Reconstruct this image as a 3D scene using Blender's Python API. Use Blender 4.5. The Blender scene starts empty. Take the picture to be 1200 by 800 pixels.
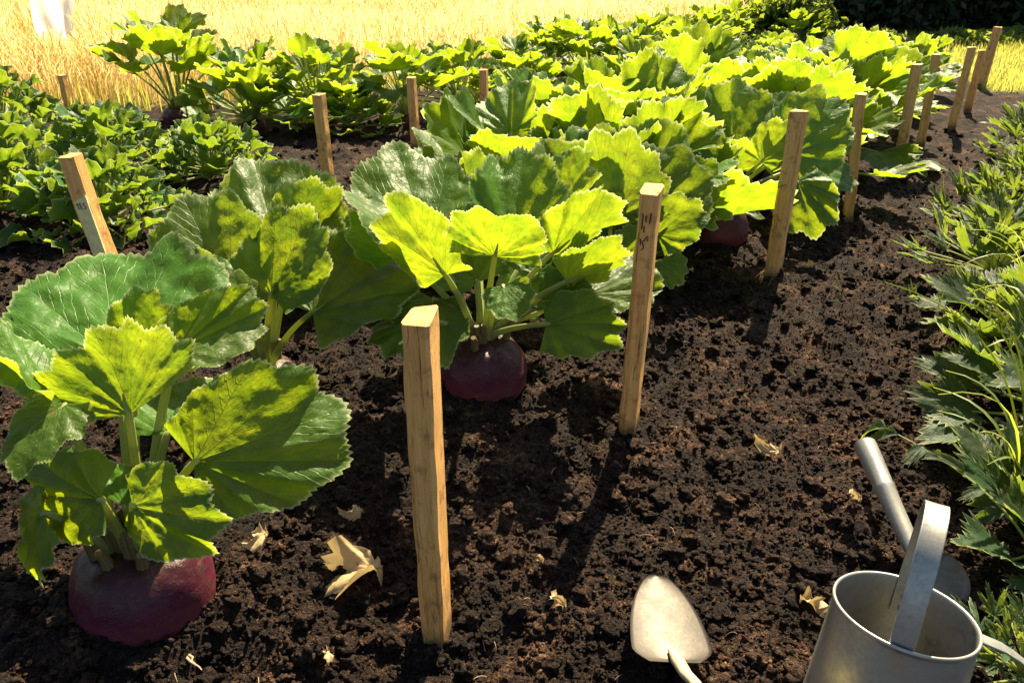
import bpy, math, random
import numpy as np
from mathutils import Vector, Matrix, noise as mnoise

R = math.radians
sc = bpy.context.scene
col = sc.collection
rng = np.random.default_rng(11)
random.seed(5)

# ------------------------------------------------------------------ camera maths
CH, CP, CF = 0.98, R(26.8), 900.0            # eye height, downward pitch, focal length in 1200-px units
def ray(px, py):
    u = (px - 600) / CF; v = (400 - py) / CF
    return Vector((u, math.cos(CP) + v * math.sin(CP), -math.sin(CP) + v * math.cos(CP)))
def AY(px, py, Y):                            # point seen at a pixel, at world depth Y
    d = ray(px, py); return d * (Y / d.y) + Vector((0, 0, CH))
def AZ(px, py, z=0.0):                        # point seen at a pixel, at world height z
    d = ray(px, py); return d * ((z - CH) / d.z) + Vector((0, 0, CH))

SUN_AZ, SUN_EL = R(22), R(49)                 # azimuth to the right of the view direction
SUN = Vector((math.sin(SUN_AZ) * math.cos(SUN_EL), math.cos(SUN_AZ) * math.cos(SUN_EL), math.sin(SUN_EL)))

# ------------------------------------------------------------------ object helpers
def link(o, parent=None):
    col.objects.link(o)
    if parent is not None: o.parent = parent
    return o
def tag(o, label=None, cat=None, group=None, kind=None):
    if label: o['label'] = label
    if cat: o['category'] = cat
    if group: o['group'] = group
    if kind: o['kind'] = kind
    return o
def empty(name, loc, rz=0.0, scale=1.0):
    o = bpy.data.objects.new(name, None); o.empty_display_size = 0.1
    o.location = loc; o.rotation_euler = (0, 0, rz); o.scale = (scale,) * 3
    return link(o)
def copy_tree(o, parent=None, depth=0):
    c = o.copy(); link(c, parent)
    for ch in list(o.children): copy_tree(ch, c, depth + 1)
    return c
def mesh_np(name, V, F, mat, parent=None, smooth=True, uv=None, attrs=None):
    """V (n,3), F (m,k) all faces with k corners (or a list of such arrays)"""
    V = np.asarray(V, dtype=np.float32)
    Fs = F if isinstance(F, list) else [F]
    me = bpy.data.meshes.new(name)
    me.vertices.add(len(V)); me.vertices.foreach_set('co', V.ravel())
    loops = np.concatenate([f.ravel() for f in Fs]).astype(np.int32)
    tot = np.concatenate([np.full(len(f), f.shape[1], np.int32) for f in Fs])
    st = np.concatenate([[0], np.cumsum(tot)[:-1]]).astype(np.int32)
    me.loops.add(len(loops)); me.loops.foreach_set('vertex_index', loops)
    me.polygons.add(len(tot)); me.polygons.foreach_set('loop_start', st)
    try: me.polygons.foreach_set('loop_total', tot)
    except Exception: pass
    me.polygons.foreach_set('use_smooth', np.full(len(tot), bool(smooth)))
    if uv is not None:
        l = me.uv_layers.new(name='UVMap')
        l.data.foreach_set('uv', np.asarray(uv, np.float32)[loops].ravel())
    if attrs:
        for k, a in attrs.items():
            at = me.attributes.new(k, 'FLOAT', 'POINT'); at.data.foreach_set('value', np.asarray(a, np.float32))
    me.update(calc_edges=True); me.validate()
    if mat is not None: me.materials.append(mat)
    o = bpy.data.objects.new(name, me)
    return link(o, parent)
def grid_faces(nr, nc, off=0, closed=False):
    i = np.arange(nr - 1)[:, None]; j = np.arange(nc if closed else nc - 1)[None, :]
    j2 = (j + 1) % nc
    a = i * nc + j; b = i * nc + j2; c = (i + 1) * nc + j2; d = (i + 1) * nc + j
    return np.stack([a, b, c, d], -1).reshape(-1, 4) + off
class MB:                                       # collects quads / tris with numpy into one mesh
    def __init__(s): s.V = []; s.F4 = []; s.F3 = []; s.n = 0; s.U = []; s.A = []
    def add(s, V, F, uv=None, a=None):
        V = np.asarray(V, float); F = np.asarray(F)
        (s.F4 if F.shape[1] == 4 else s.F3).append(F + s.n)
        s.V.append(V); s.n += len(V)
        s.U.append(np.zeros((len(V), 2)) if uv is None else np.asarray(uv))
        s.A.append(np.zeros(len(V)) if a is None else np.broadcast_to(a, (len(V),)))
    def build(s, name, mat, parent=None, smooth=True):
        Fs = []
        if s.F4: Fs.append(np.concatenate(s.F4))
        if s.F3: Fs.append(np.concatenate(s.F3))
        return mesh_np(name, np.concatenate(s.V), Fs, mat, parent, smooth, np.concatenate(s.U), {'tone': np.concatenate(s.A)})
def tube(mb, pts, rad, n=8, cap=True, flat=1.0, up=None, a=None):
    P = [Vector(p) for p in pts]; m = len(P)
    rad = np.broadcast_to(rad, (m,)); V = []; U = []
    ref = Vector(up) if up is not None else Vector((0.31, -0.9, 0.3))
    prev = None
    for i, p in enumerate(P):
        t = (P[min(i + 1, m - 1)] - P[max(i - 1, 0)]).normalized()
        x = ref - t * ref.dot(t)
        if x.length < 1e-4: x = Vector((1, 0, 0)) - t * t.x
        x.normalize()
        if prev is not None:
            x = (prev - t * prev.dot(t)).normalized()
        prev = x
        y = t.cross(x)
        for k in range(n):
            q = 2 * math.pi * k / n
            V.append(p + x * (math.cos(q) * rad[i] * flat) + y * (math.sin(q) * rad[i])); U.append((k / n, i / (m - 1)))
    V = [tuple(v) for v in V]
    mb.add(V, grid_faces(m, n, 0, True), U, a)
    if cap:
        b = len(V) - n
        c = [tuple(P[-1])] + V[b:]
        mb.add(c, np.array([[0, 1 + k, 1 + (k + 1) % n] for k in range(n)]), None, a)
def bez(a, b, c, n):
    t = np.linspace(0, 1, n)[:, None]; a, b, c = map(lambda v: np.array(v, float), (a, b, c))
    return (1 - t) ** 2 * a + 2 * t * (1 - t) * b + t * t * c

# ------------------------------------------------------------------ value noise (numpy)
def vnoise(x, y, seed=0):
    xi = np.floor(x).astype(np.int64); yi = np.floor(y).astype(np.int64)
    fx = x - xi; fy = y - yi; fx = fx * fx * (3 - 2 * fx); fy = fy * fy * (3 - 2 * fy)
    def h(a, b):
        n = (a * 374761393 + b * 668265263 + seed * 974634777) & 0xffffffff
        n = ((n ^ (n >> 13)) * 1274126177) & 0xffffffff
        return ((n ^ (n >> 16)) & 0xffff) / 65535.0
    a = h(xi, yi); b = h(xi + 1, yi); c = h(xi, yi + 1); d = h(xi + 1, yi + 1)
    return (a * (1 - fx) + b * fx) * (1 - fy) + (c * (1 - fx) + d * fx) * fy
def fbm(x, y, oct=4, seed=0):
    s = 0; a = 0.5
    for i in range(oct):
        s = s + a * vnoise(x * 2 ** i, y * 2 ** i, seed + i); a *= 0.5
    return s

# ------------------------------------------------------------------ materials
def newmat(name):
    m = bpy.data.materials.new(name); m.use_nodes = True
    nt = m.node_tree; nt.nodes.clear()
    out = nt.nodes.new('ShaderNodeOutputMaterial')
    return m, nt, out
def N(nt, t, **kw):
    n = nt.nodes.new(t)
    for k, v in kw.items():
        if k.startswith('i_'): n.inputs[k[2:].replace('_', ' ')].default_value = v
        else: setattr(n, k, v)
    return n
def math_n(nt, op, a, b=None, c=None, clamp=False):
    n = nt.nodes.new('ShaderNodeMath'); n.operation = op; n.use_clamp = clamp
    for i, v in enumerate((a, b, c)):
        if v is None: continue
        if isinstance(v, (int, float)): n.inputs[i].default_value = v
        else: nt.links.new(v, n.inputs[i])
    return n.outputs[0]
def ramp(nt, fac, stops):
    r = nt.nodes.new('ShaderNodeValToRGB'); e = r.color_ramp.elements
    while len(e) > 1: e.remove(e[-1])
    e[0].position = stops[0][0]; e[0].color = (*stops[0][1], 1)
    for p, c in stops[1:]:
        k = e.new(p); k.color = (*c, 1)
    nt.links.new(fac, r.inputs[0]); return r.outputs[0]
def mixc(nt, fac, a, b, mode='MIX'):
    n = nt.nodes.new('ShaderNodeMix'); n.data_type = 'RGBA'; n.blend_type = mode
    for s, v in ((n.inputs[0], fac), (n.inputs[6], a), (n.inputs[7], b)):
        if isinstance(v, (int, float)): s.default_value = v
        elif isinstance(v, tuple): s.default_value = (*v, 1)
        else: nt.links.new(v, s)
    return n.outputs[2]
def principled(nt, out, **kw):
    p = nt.nodes.new('ShaderNodeBsdfPrincipled')
    for k, v in kw.items():
        s = p.inputs[k.replace('_', ' ')]
        if hasattr(v, 'is_output'): nt.links.new(v, s)
        elif isinstance(v, tuple): s.default_value = (*v, 1)
        else: s.default_value = v
    if out is not None: nt.links.new(p.outputs[0], out.inputs[0])
    return p
def noise_n(nt, scale, detail=4, rough=0.55, vec=None, dist=0.0):
    n = nt.nodes.new('ShaderNodeTexNoise'); n.inputs['Scale'].default_value = scale
    n.inputs['Detail'].default_value = detail; n.inputs['Roughness'].default_value = rough
    n.inputs['Distortion'].default_value = dist
    if vec is not None: nt.links.new(vec, n.inputs['Vector'])
    return n.outputs[0]
def bump_n(nt, h, strength, dist):
    b = nt.nodes.new('ShaderNodeBump'); b.inputs['Strength'].default_value = strength
    b.inputs['Distance'].default_value = dist; nt.links.new(h, b.inputs['Height']); return b.outputs[0]

def leaf_mat(name, top, under, trans, nv=4.0, tf=0.5, gloss=0.42, veins=True):
    m, nt, out = newmat(name); L = nt.links
    tc = N(nt, 'ShaderNodeTexCoord'); oi = N(nt, 'ShaderNodeObjectInfo'); geo = N(nt, 'ShaderNodeNewGeometry')
    nz = noise_n(nt, 16, 4, 0.6, tc.outputs['Object'])
    nf = noise_n(nt, 160, 3, 0.6, tc.outputs['Object'])
    topc = mixc(nt, nz, tuple(c * 0.62 for c in top), tuple(min(1, c * 1.45) for c in top))
    hs = N(nt, 'ShaderNodeHueSaturation')
    L.new(math_n(nt, 'MULTIPLY_ADD', oi.outputs['Random'], 0.035, 0.482), hs.inputs['Hue'])
    L.new(math_n(nt, 'MULTIPLY_ADD', oi.outputs['Random'], 0.6, 0.72), hs.inputs['Value'])
    L.new(topc, hs.inputs['Color'])
    base = mixc(nt, geo.outputs['Backfacing'], hs.outputs[0], under)
    tr = mixc(nt, ramp(nt, nz, [(0.35, (0, 0, 0)), (0.65, (1, 1, 1))]), tuple(c * q for c, q in zip(trans, (0.50, 0.66, 0.8))), trans)
    norm_in = None
    if veins:
        sep = N(nt, 'ShaderNodeSeparateXYZ'); L.new(tc.outputs['UV'], sep.inputs[0])
        u = sep.outputs[0]; v = sep.outputs[1]
        a = math_n(nt, 'MULTIPLY', math_n(nt, 'SUBTRACT', u, 0.5), 2 * nv)
        fr = math_n(nt, 'ABSOLUTE', math_n(nt, 'SUBTRACT', a, math_n(nt, 'ROUND', a)))      # 0 on a vein, .5 between
        dist = math_n(nt, 'MULTIPLY', fr, v)
        width = math_n(nt, 'MULTIPLY_ADD', v, -0.010, 0.016)
        main = math_n(nt, 'SUBTRACT', 1.0, math_n(nt, 'DIVIDE', dist, width), clamp=True)
        wob = math_n(nt, 'MULTIPLY', nz, 1.2)
        hb = math_n(nt, 'FRACT', math_n(nt, 'ADD', math_n(nt, 'SUBTRACT', math_n(nt, 'MULTIPLY', v, 8.0), math_n(nt, 'MULTIPLY', dist, 9.0)), wob))
        sec = math_n(nt, 'SUBTRACT', 1.0, math_n(nt, 'MULTIPLY', math_n(nt, 'ABSOLUTE', math_n(nt, 'SUBTRACT', hb, 0.5)), 11.0), clamp=True)
        vor = N(nt, 'ShaderNodeTexVoronoi', feature='F1'); vor.inputs['Scale'].default_value = 80
        L.new(tc.outputs['Object'], vor.inputs['Vector'])
        net = math_n(nt, 'MULTIPLY', math_n(nt, 'SUBTRACT', vor.outputs['Distance'], 0.42), 3.5, clamp=True)
        vein = math_n(nt, 'MAXIMUM', main, math_n(nt, 'MULTIPLY', sec, 0.55))
        allv = math_n(nt, 'MAXIMUM', vein, math_n(nt, 'MULTIPLY', net, 0.22))
        base = mixc(nt, math_n(nt, 'MULTIPLY', vein, 0.55), base, tuple(min(1, c * 2.4 + 0.03) for c in top))
        tr = mixc(nt, math_n(nt, 'MULTIPLY', allv, 0.62), tr, tuple(c * 0.30 for c in trans))
        rim = math_n(nt, 'MULTIPLY', math_n(nt, 'SUBTRACT', v, 0.962, clamp=True), 30.0, clamp=True)  # pale leaf margin, with the bright backlit edge painted into its colour
        base = mixc(nt, math_n(nt, 'MULTIPLY', rim, 0.75), base, (0.42, 0.46, 0.22)); tr = mixc(nt, math_n(nt, 'MULTIPLY', rim, 0.7), tr, (0.75, 0.78, 0.35))
        h = math_n(nt, 'ADD', math_n(nt, 'MULTIPLY', allv, -1.0), math_n(nt, 'MULTIPLY', nf, 0.45))
        norm_in = bump_n(nt, h, 0.55, 0.003)
    else:
        norm_in = bump_n(nt, nf, 0.5, 0.003)
    sp = ramp(nt, noise_n(nt, 30, 3, 0.6, tc.outputs['Object']), [(0.685, (0, 0, 0)), (0.72, (1, 1, 1))])
    base = mixc(nt, math_n(nt, 'MULTIPLY', sp, 0.75), base, (0.20, 0.15, 0.035)); tr = mixc(nt, math_n(nt, 'MULTIPLY', sp, 0.75), tr, (0.22, 0.14, 0.02))
    kw = dict(Base_Color=base, Roughness=gloss, Normal=norm_in)
    p = principled(nt, None, **kw); p.inputs['Specular IOR Level'].default_value = 0.33
    t = N(nt, 'ShaderNodeBsdfTranslucent'); L.new(tr, t.inputs[0]); L.new(norm_in, t.inputs['Normal'])
    mx = N(nt, 'ShaderNodeMixShader'); mx.inputs[0].default_value = tf
    L.new(p.outputs[0], mx.inputs[1]); L.new(t.outputs[0], mx.inputs[2]); L.new(mx.outputs[0], out.inputs[0])
    return m

M = {}
M['leaf'] = leaf_mat('turnip_leaf_green', (0.062, 0.145, 0.014), (0.115, 0.20, 0.024), (0.46, 0.55, 0.014), 4.0, 0.50, 0.45)
M['kale'] = leaf_mat('crinkled_leaf_green', (0.032, 0.088, 0.018), (0.07, 0.14, 0.03), (0.34, 0.45, 0.018), 3.0, 0.42, 0.46)
M['herb'] = leaf_mat('divided_leaf_green', (0.026, 0.058, 0.022), (0.05, 0.09, 0.035), (0.32, 0.40, 0.025), 3.0, 0.40, 0.58)
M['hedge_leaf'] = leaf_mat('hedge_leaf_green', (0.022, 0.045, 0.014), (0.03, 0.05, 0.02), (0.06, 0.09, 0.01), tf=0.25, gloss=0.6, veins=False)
M['bush_leaf'] = leaf_mat('bush_leaf_green', (0.07, 0.13, 0.03), (0.10, 0.15, 0.05), (0.5, 0.55, 0.04), tf=0.5, gloss=0.5, veins=False)

def stalk_mat(name, c1, c2, tcol, tf):
    m, nt, out = newmat(name); L = nt.links
    tc = N(nt, 'ShaderNodeTexCoord')
    sep = N(nt, 'ShaderNodeSeparateXYZ'); L.new(tc.outputs['UV'], sep.inputs[0])
    st = math_n(nt, 'MULTIPLY_ADD', math_n(nt, 'SINE', math_n(nt, 'MULTIPLY', sep.outputs[0], 50.3)), 0.5, 0.5)
    nz = noise_n(nt, 40, 3, 0.6, tc.outputs['Object'])
    c = mixc(nt, math_n(nt, 'MULTIPLY_ADD', st, 0.45, math_n(nt, 'MULTIPLY', nz, 0.5)), c1, c2)
    bn = bump_n(nt, math_n(nt, 'ADD', st, nz), 0.45, 0.0015)
    p = principled(nt, None, Base_Color=c, Roughness=0.45, Normal=bn)
    t = N(nt, 'ShaderNodeBsdfTranslucent'); t.inputs[0].default_value = (*tcol, 1)
    mx = N(nt, 'ShaderNodeMixShader'); mx.inputs[0].default_value = tf
    L.new(p.outputs[0], mx.inputs[1]); L.new(t.outputs[0], mx.inputs[2]); L.new(mx.outputs[0], out.inputs[0])
    return m
M['petiole'] = stalk_mat('leaf_stalk_green', (0.22, 0.28, 0.07), (0.42, 0.46, 0.16), (0.55, 0.60, 0.08), 0.35)
M['stub'] = stalk_mat('old_stalk_brown', (0.10, 0.07, 0.03), (0.24, 0.20, 0.08), (0.35, 0.28, 0.08), 0.15)
M['grass'] = stalk_mat('grass_blade_green', (0.09, 0.15, 0.03), (0.20, 0.26, 0.06), (0.55, 0.62, 0.06), 0.45)
M['root'] = stalk_mat('root_fibre', (0.30, 0.22, 0.12), (0.45, 0.36, 0.22), (0.4, 0.3, 0.15), 0.1)

def bulb_mat():
    m, nt, out = newmat('turnip_skin_purple'); L = nt.links
    tc = N(nt, 'ShaderNodeTexCoord'); sep = N(nt, 'ShaderNodeSeparateXYZ'); L.new(tc.outputs['Generated'], sep.inputs[0])
    nz = noise_n(nt, 9, 5, 0.6, tc.outputs['Object']); nf = noise_n(nt, 120, 3, 0.7, tc.outputs['Object'])
    z = math_n(nt, 'ADD', sep.outputs[2], math_n(nt, 'MULTIPLY', math_n(nt, 'SUBTRACT', nz, 0.5), 0.35))
    c = ramp(nt, z, [(0.0, (0.30, 0.17, 0.08)), (0.26, (0.24, 0.10, 0.05)), (0.42, (0.14, 0.028, 0.036)), (0.66, (0.072, 0.007, 0.025)), (0.90, (0.036, 0.007, 0.009)), (1.0, (0.07, 0.04, 0.02))])
    mp = N(nt, 'ShaderNodeMapping'); mp.inputs['Scale'].default_value = (1, 1, 3.2); L.new(tc.outputs['Object'], mp.inputs[0])
    scr = noise_n(nt, 26, 5, 0.7, mp.outputs[0])
    sp = ramp(nt, scr, [(0.60, (0, 0, 0)), (0.72, (1, 1, 1))])
    c = mixc(nt, math_n(nt, 'MULTIPLY', sp, 0.30), c, (0.40, 0.22, 0.15))
    dirt = ramp(nt, noise_n(nt, 55, 5, 0.75, tc.outputs['Object']), [(0.50, (0, 0, 0)), (0.60, (1, 1, 1))])
    c = mixc(nt, math_n(nt, 'MULTIPLY', dirt, 0.6), c, (0.06, 0.035, 0.022))
    bn = bump_n(nt, math_n(nt, 'ADD', math_n(nt, 'ADD', nf, dirt), math_n(nt, 'MULTIPLY', scr, 2.0)), 0.28, 0.003)
    rg = math_n(nt, 'MULTIPLY_ADD', nz, 0.35, 0.22)
    p = principled(nt, out, Base_Color=c, Roughness=rg, Normal=bn); p.inputs['Specular IOR Level'].default_value = 0.33; return m
M['bulb'] = bulb_mat()
M['pink'] = None

def soil_mat(name, bigscale=True, mult=1.0):
    m, nt, out = newmat(name); L = nt.links
    tc = N(nt, 'ShaderNodeTexCoord')
    n1 = noise_n(nt, 9, 5, 0.6, tc.outputs['Object']); n2 = noise_n(nt, 85, 5, 0.7, tc.outputs['Object']); n3 = noise_n(nt, 420, 3, 0.7, tc.outputs['Object'])
    f = math_n(nt, 'ADD', math_n(nt, 'MULTIPLY', n1, 0.45), math_n(nt, 'MULTIPLY', n2, 0.55))
    c = ramp(nt, f, [(0.36, tuple(x * mult for x in (0.0060, 0.0030, 0.0019))), (0.5, tuple(x * mult for x in (0.017, 0.0085, 0.0049))), (0.58, tuple(x * mult for x in (0.078, 0.039, 0.020))), (0.68, tuple(x * mult for x in (0.30, 0.165, 0.085)))])
    fl = ramp(nt, noise_n(nt, 300, 2, 0.5, tc.outputs['Object']), [(0.66, (0, 0, 0)), (0.72, (1, 1, 1))])
    c = mixc(nt, math_n(nt, 'MULTIPLY', fl, 0.5), c, (0.30, 0.19, 0.11))
    if bigscale:
        at = N(nt, 'ShaderNodeAttribute', attribute_name='field'); al = N(nt, 'ShaderNodeAttribute', attribute_name='lawn')
        c = mixc(nt, at.outputs['Fac'], c, mixc(nt, n2, (0.30, 0.20, 0.07), (0.62, 0.48, 0.22)))
        c = mixc(nt, al.outputs['Fac'], c, mixc(nt, n2, (0.09, 0.10, 0.025), (0.22, 0.24, 0.06)))
    v1 = N(nt, 'ShaderNodeTexVoronoi', feature='F1'); v1.inputs['Scale'].default_value = 150; L.new(tc.outputs['Object'], v1.inputs['Vector'])
    v2 = N(nt, 'ShaderNodeTexVoronoi', feature='F1'); v2.inputs['Scale'].default_value = 420; L.new(tc.outputs['Object'], v2.inputs['Vector'])
    h = math_n(nt, 'ADD', math_n(nt, 'MULTIPLY', n2, 0.9), math_n(nt, 'MULTIPLY', n3, 0.5))
    h = math_n(nt, 'SUBTRACT', h, math_n(nt, 'MULTIPLY_ADD', v2.outputs['Distance'], 0.3, math_n(nt, 'MULTIPLY', v1.outputs['Distance'], 0.7)))
    bn = bump_n(nt, h, 1.0, 0.016)
    p = principled(nt, out, Base_Color=c, Roughness=0.92, Normal=bn); p.inputs['Specular IOR Level'].default_value = 0.25
    return m
M['soil'] = soil_mat('dark_garden_soil')
M['clod'] = soil_mat('soil_clod', False, 1.15)

def wood_mat():
    m, nt, out = newmat('rough_sawn_wood'); L = nt.links
    tc = N(nt, 'ShaderNodeTexCoord'); oi = N(nt, 'ShaderNodeObjectInfo')
    mp = N(nt, 'ShaderNodeMapping'); mp.inputs['Scale'].default_value = (1, 1, 0.055); L.new(tc.outputs['Object'], mp.inputs[0])
    cmb = N(nt, 'ShaderNodeCombineXYZ'); L.new(math_n(nt, 'MULTIPLY', oi.outputs['Random'], 7.0), cmb.inputs[0]); L.new(cmb.outputs[0], mp.inputs['Location'])
    g = noise_n(nt, 300, 5, 0.75, mp.outputs[0], 0.5); g2 = noise_n(nt, 45, 3, 0.5, mp.outputs[0], 1.5)
    b = noise_n(nt, 30, 4, 0.6, tc.outputs['Object']); 
    c = ramp(nt, math_n(nt, 'MULTIPLY_ADD', g, 0.55, math_n(nt, 'MULTIPLY', g2, 0.45)), [(0.33, (0.34, 0.14, 0.035)), (0.43, (0.74, 0.36, 0.09)), (0.58, (0.88, 0.50, 0.16)), (0.74, (0.90, 0.61, 0.25))])
    blot = ramp(nt, b, [(0.54, (0, 0, 0)), (0.70, (1, 1, 1))])
    c = mixc(nt, math_n(nt, 'MULTIPLY', blot, 0.75), c, (0.30, 0.13, 0.045))
    crk = ramp(nt, noise_n(nt, 120, 4, 0.8, mp.outputs[0], 2.0), [(0.34, (1, 1, 1)), (0.40, (0, 0, 0))])
    c = mixc(nt, math_n(nt, 'MULTIPLY', crk, 0.7), c, (0.09, 0.05, 0.02))
    sep = N(nt, 'ShaderNodeSeparateXYZ'); L.new(tc.outputs['Object'], sep.inputs[0])
    mud = math_n(nt, 'SUBTRACT', 1.0, math_n(nt, 'DIVIDE', math_n(nt, 'SUBTRACT', sep.outputs[2], math_n(nt, 'MULTIPLY', b, 0.06)), 0.035), clamp=True)
    c = mixc(nt, math_n(nt, 'MULTIPLY', mud, 0.8), c, (0.07, 0.04, 0.02))
    bn = bump_n(nt, math_n(nt, 'SUBTRACT', g, math_n(nt, 'MULTIPLY', crk, 0.8)), 0.9, 0.0035)
    principled(nt, out, Base_Color=c, Roughness=0.75, Normal=bn); return m
M['wood'] = wood_mat()

def metal_mat(name, base, rough, dirty=0.5):
    m, nt, out = newmat(name); L = nt.links
    tc = N(nt, 'ShaderNodeTexCoord')
    n1 = noise_n(nt, 14, 5, 0.6, tc.outputs['Object']); n2 = noise_n(nt, 140, 4, 0.7, tc.outputs['Object'])
    mp = N(nt, 'ShaderNodeMapping'); mp.inputs['Scale'].default_value = (1, 1, 0.12); L.new(tc.outputs['Object'], mp.inputs[0])
    n3 = noise_n(nt, 60, 4, 0.6, mp.outputs[0])
    d = ramp(nt, math_n(nt, 'ADD', math_n(nt, 'MULTIPLY', n1, 0.6), math_n(nt, 'MULTIPLY', n2, 0.4)), [(0.40, (0, 0, 0)), (0.60, (1, 1, 1))])
    c = mixc(nt, math_n(nt, 'MULTIPLY', d, dirty), base, tuple(x * 0.45 for x in (base[0], base[1] * 0.9, base[2] * 0.75)))
    rg = math_n(nt, 'MULTIPLY_ADD', n1, 0.25, rough)
    bn = bump_n(nt, math_n(nt, 'ADD', n2, n3), 0.12, 0.002)
    mt = math_n(nt, 'SUBTRACT', 1.0, math_n(nt, 'MULTIPLY', d, dirty))
    principled(nt, out, Base_Color=c, Roughness=rg, Metallic=mt, Normal=bn); return m
M['zinc'] = metal_mat('galvanised_steel', (0.44, 0.44, 0.40), 0.30, 0.65)
M['blade'] = metal_mat('weathered_trowel_steel', (0.095, 0.083, 0.070), 0.42, 0.9)

M['dark_steel'] = metal_mat('dark_scoop_steel', (0.22, 0.21, 0.20), 0.45, 0.8)
def plain(name, c, rough=0.6, tr=None, tf=0.3):
    m, nt, out = newmat(name)
    tc = N(nt, 'ShaderNodeTexCoord'); nz = noise_n(nt, 45, 5, 0.65, tc.outputs['Object'])
    cc = mixc(nt, nz, tuple(x * 0.6 for x in c), tuple(min(1, x * 1.35) for x in c))
    bn = bump_n(nt, nz, 0.3, 0.004)
    if tr is None: principled(nt, out, Base_Color=cc, Roughness=rough, Normal=bn)
    else:
        p = principled(nt, None, Base_Color=cc, Roughness=rough, Normal=bn)
        t = N(nt, 'ShaderNodeBsdfTranslucent'); t.inputs[0].default_value = (*tr, 1)
        mx = N(nt, 'ShaderNodeMixShader'); mx.inputs[0].default_value = tf
        nt.links.new(p.outputs[0], mx.inputs[1]); nt.links.new(t.outputs[0], mx.inputs[2]); nt.links.new(mx.outputs[0], out.inputs[0])
    return m
M['dry'] = plain('dry_leaf', (0.46, 0.34, 0.17), 0.6, (0.5, 0.36, 0.15), 0.3)
M['cream'] = plain('worn_cream_paint', (0.42, 0.34, 0.22), 0.5)
M['ink'] = plain('dark_ink', (0.03, 0.012, 0.008), 0.6)
M['bark'] = plain('bark', (0.09, 0.06, 0.04), 0.9)
M['highlight'] = plain('highlight_white', (0.82, 0.82, 0.80), 0.8, (0.9, 0.9, 0.88), 0.85)  # strongly translucent white, so the added highlight panel shines
M['pale_wood'] = plain('pale_cut_wood', (0.90, 0.70, 0.32), 0.75)

def straw_mat():
    m, nt, out = newmat('ripe_straw'); L = nt.links
    at = N(nt, 'ShaderNodeAttribute', attribute_name='tone')
    c = ramp(nt, at.outputs['Fac'], [(0.0, (0.42, 0.26, 0.08)), (0.3, (0.72, 0.52, 0.18)), (0.7, (0.84, 0.70, 0.30)), (1.0, (0.88, 0.81, 0.48))])
    p = principled(nt, None, Base_Color=c, Roughness=0.5)
    t = N(nt, 'ShaderNodeBsdfTranslucent'); L.new(c, t.inputs[0])
    mx = N(nt, 'ShaderNodeMixShader'); mx.inputs[0].default_value = 0.45
    L.new(p.outputs[0], mx.inputs[1]); L.new(t.outputs[0], mx.inputs[2]); L.new(mx.outputs[0], out.inputs[0]); return m
M['straw'] = straw_mat()
def lawn_mat():
    m, nt, out = newmat('lawn_grass'); L = nt.links
    at = N(nt, 'ShaderNodeAttribute', attribute_name='tone')
    c = ramp(nt, at.outputs['Fac'], [(0.0, (0.06, 0.10, 0.02)), (0.5, (0.16, 0.20, 0.04)), (1.0, (0.36, 0.34, 0.10))])
    tcl = ramp(nt, at.outputs['Fac'], [(0.0, (0.35, 0.42, 0.03)), (1.0, (0.75, 0.70, 0.15))])
    p = principled(nt, None, Base_Color=c, Roughness=0.5)
    t = N(nt, 'ShaderNodeBsdfTranslucent'); L.new(tcl, t.inputs[0])
    mx = N(nt, 'ShaderNodeMixShader'); mx.inputs[0].default_value = 0.5
    L.new(p.outputs[0], mx.inputs[1]); L.new(t.outputs[0], mx.inputs[2]); L.new(mx.outputs[0], out.inputs[0]); return m
M['lawn'] = lawn_mat()

# ------------------------------------------------------------------ terrain
EX = [-60, -12, -3.5, -2.0, 0.0, 1.5, 3.0, 4.6, 6.0, 60]
EY = [4.3, 4.5, 5.45, 5.85, 7.1, 8.7, 10.8, 13.6, 16.0, 40]
def edge(x): return np.interp(x, EX, EY)
ROWA = np.array([-0.06, 1.60]); ROWD = np.array([0.585, 0.811])      # main bed line and direction
def base_h(x, y):
    d = (x - ROWA[0]) * ROWD[1] - (y - ROWA[1]) * ROWD[0]              # + to the right of the row of turnips
    h = 0.035 * np.exp(-((d) / 0.22) ** 2) + 0.030 * np.exp(-((d + 0.85) / 0.25) ** 2) - 0.02 * np.exp(-((d - 0.62) / 0.18) ** 2)
    h = h * np.clip((9 - y) / 3, 0, 1)
    h = h + (fbm(x * 1.3, y * 1.3, 3, 5) - 0.44) * 0.07 + (fbm(x * 5, y * 5, 3, 9) - 0.44) * 0.075
    for bx, by in ((-0.12, 0.886), (0.259, 1.44), (0.849, 2.335), (1.347, 2.97)):
        h = h + 0.018 * np.exp(-((np.hypot(x - bx, y - by) - 0.035) / 0.022) ** 2)
    for bx, by, br in ((-0.575, 0.915, 0.125), (-0.063, 1.565, 0.112), (0.772, 2.70, 0.118)):
        h = h + 0.026 * np.exp(-((np.hypot(x - bx, y - by) - br) / 0.028) ** 2)
    return h
AX0, AX1, AY0, AY1, AS = -2.6, 4.4, 0.45, 7.2, 0.0028
nax = int((AX1 - AX0) / AS); nay = int((AY1 - AY0) / AS)
stamp = np.zeros((nay, nax), np.float32)
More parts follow.
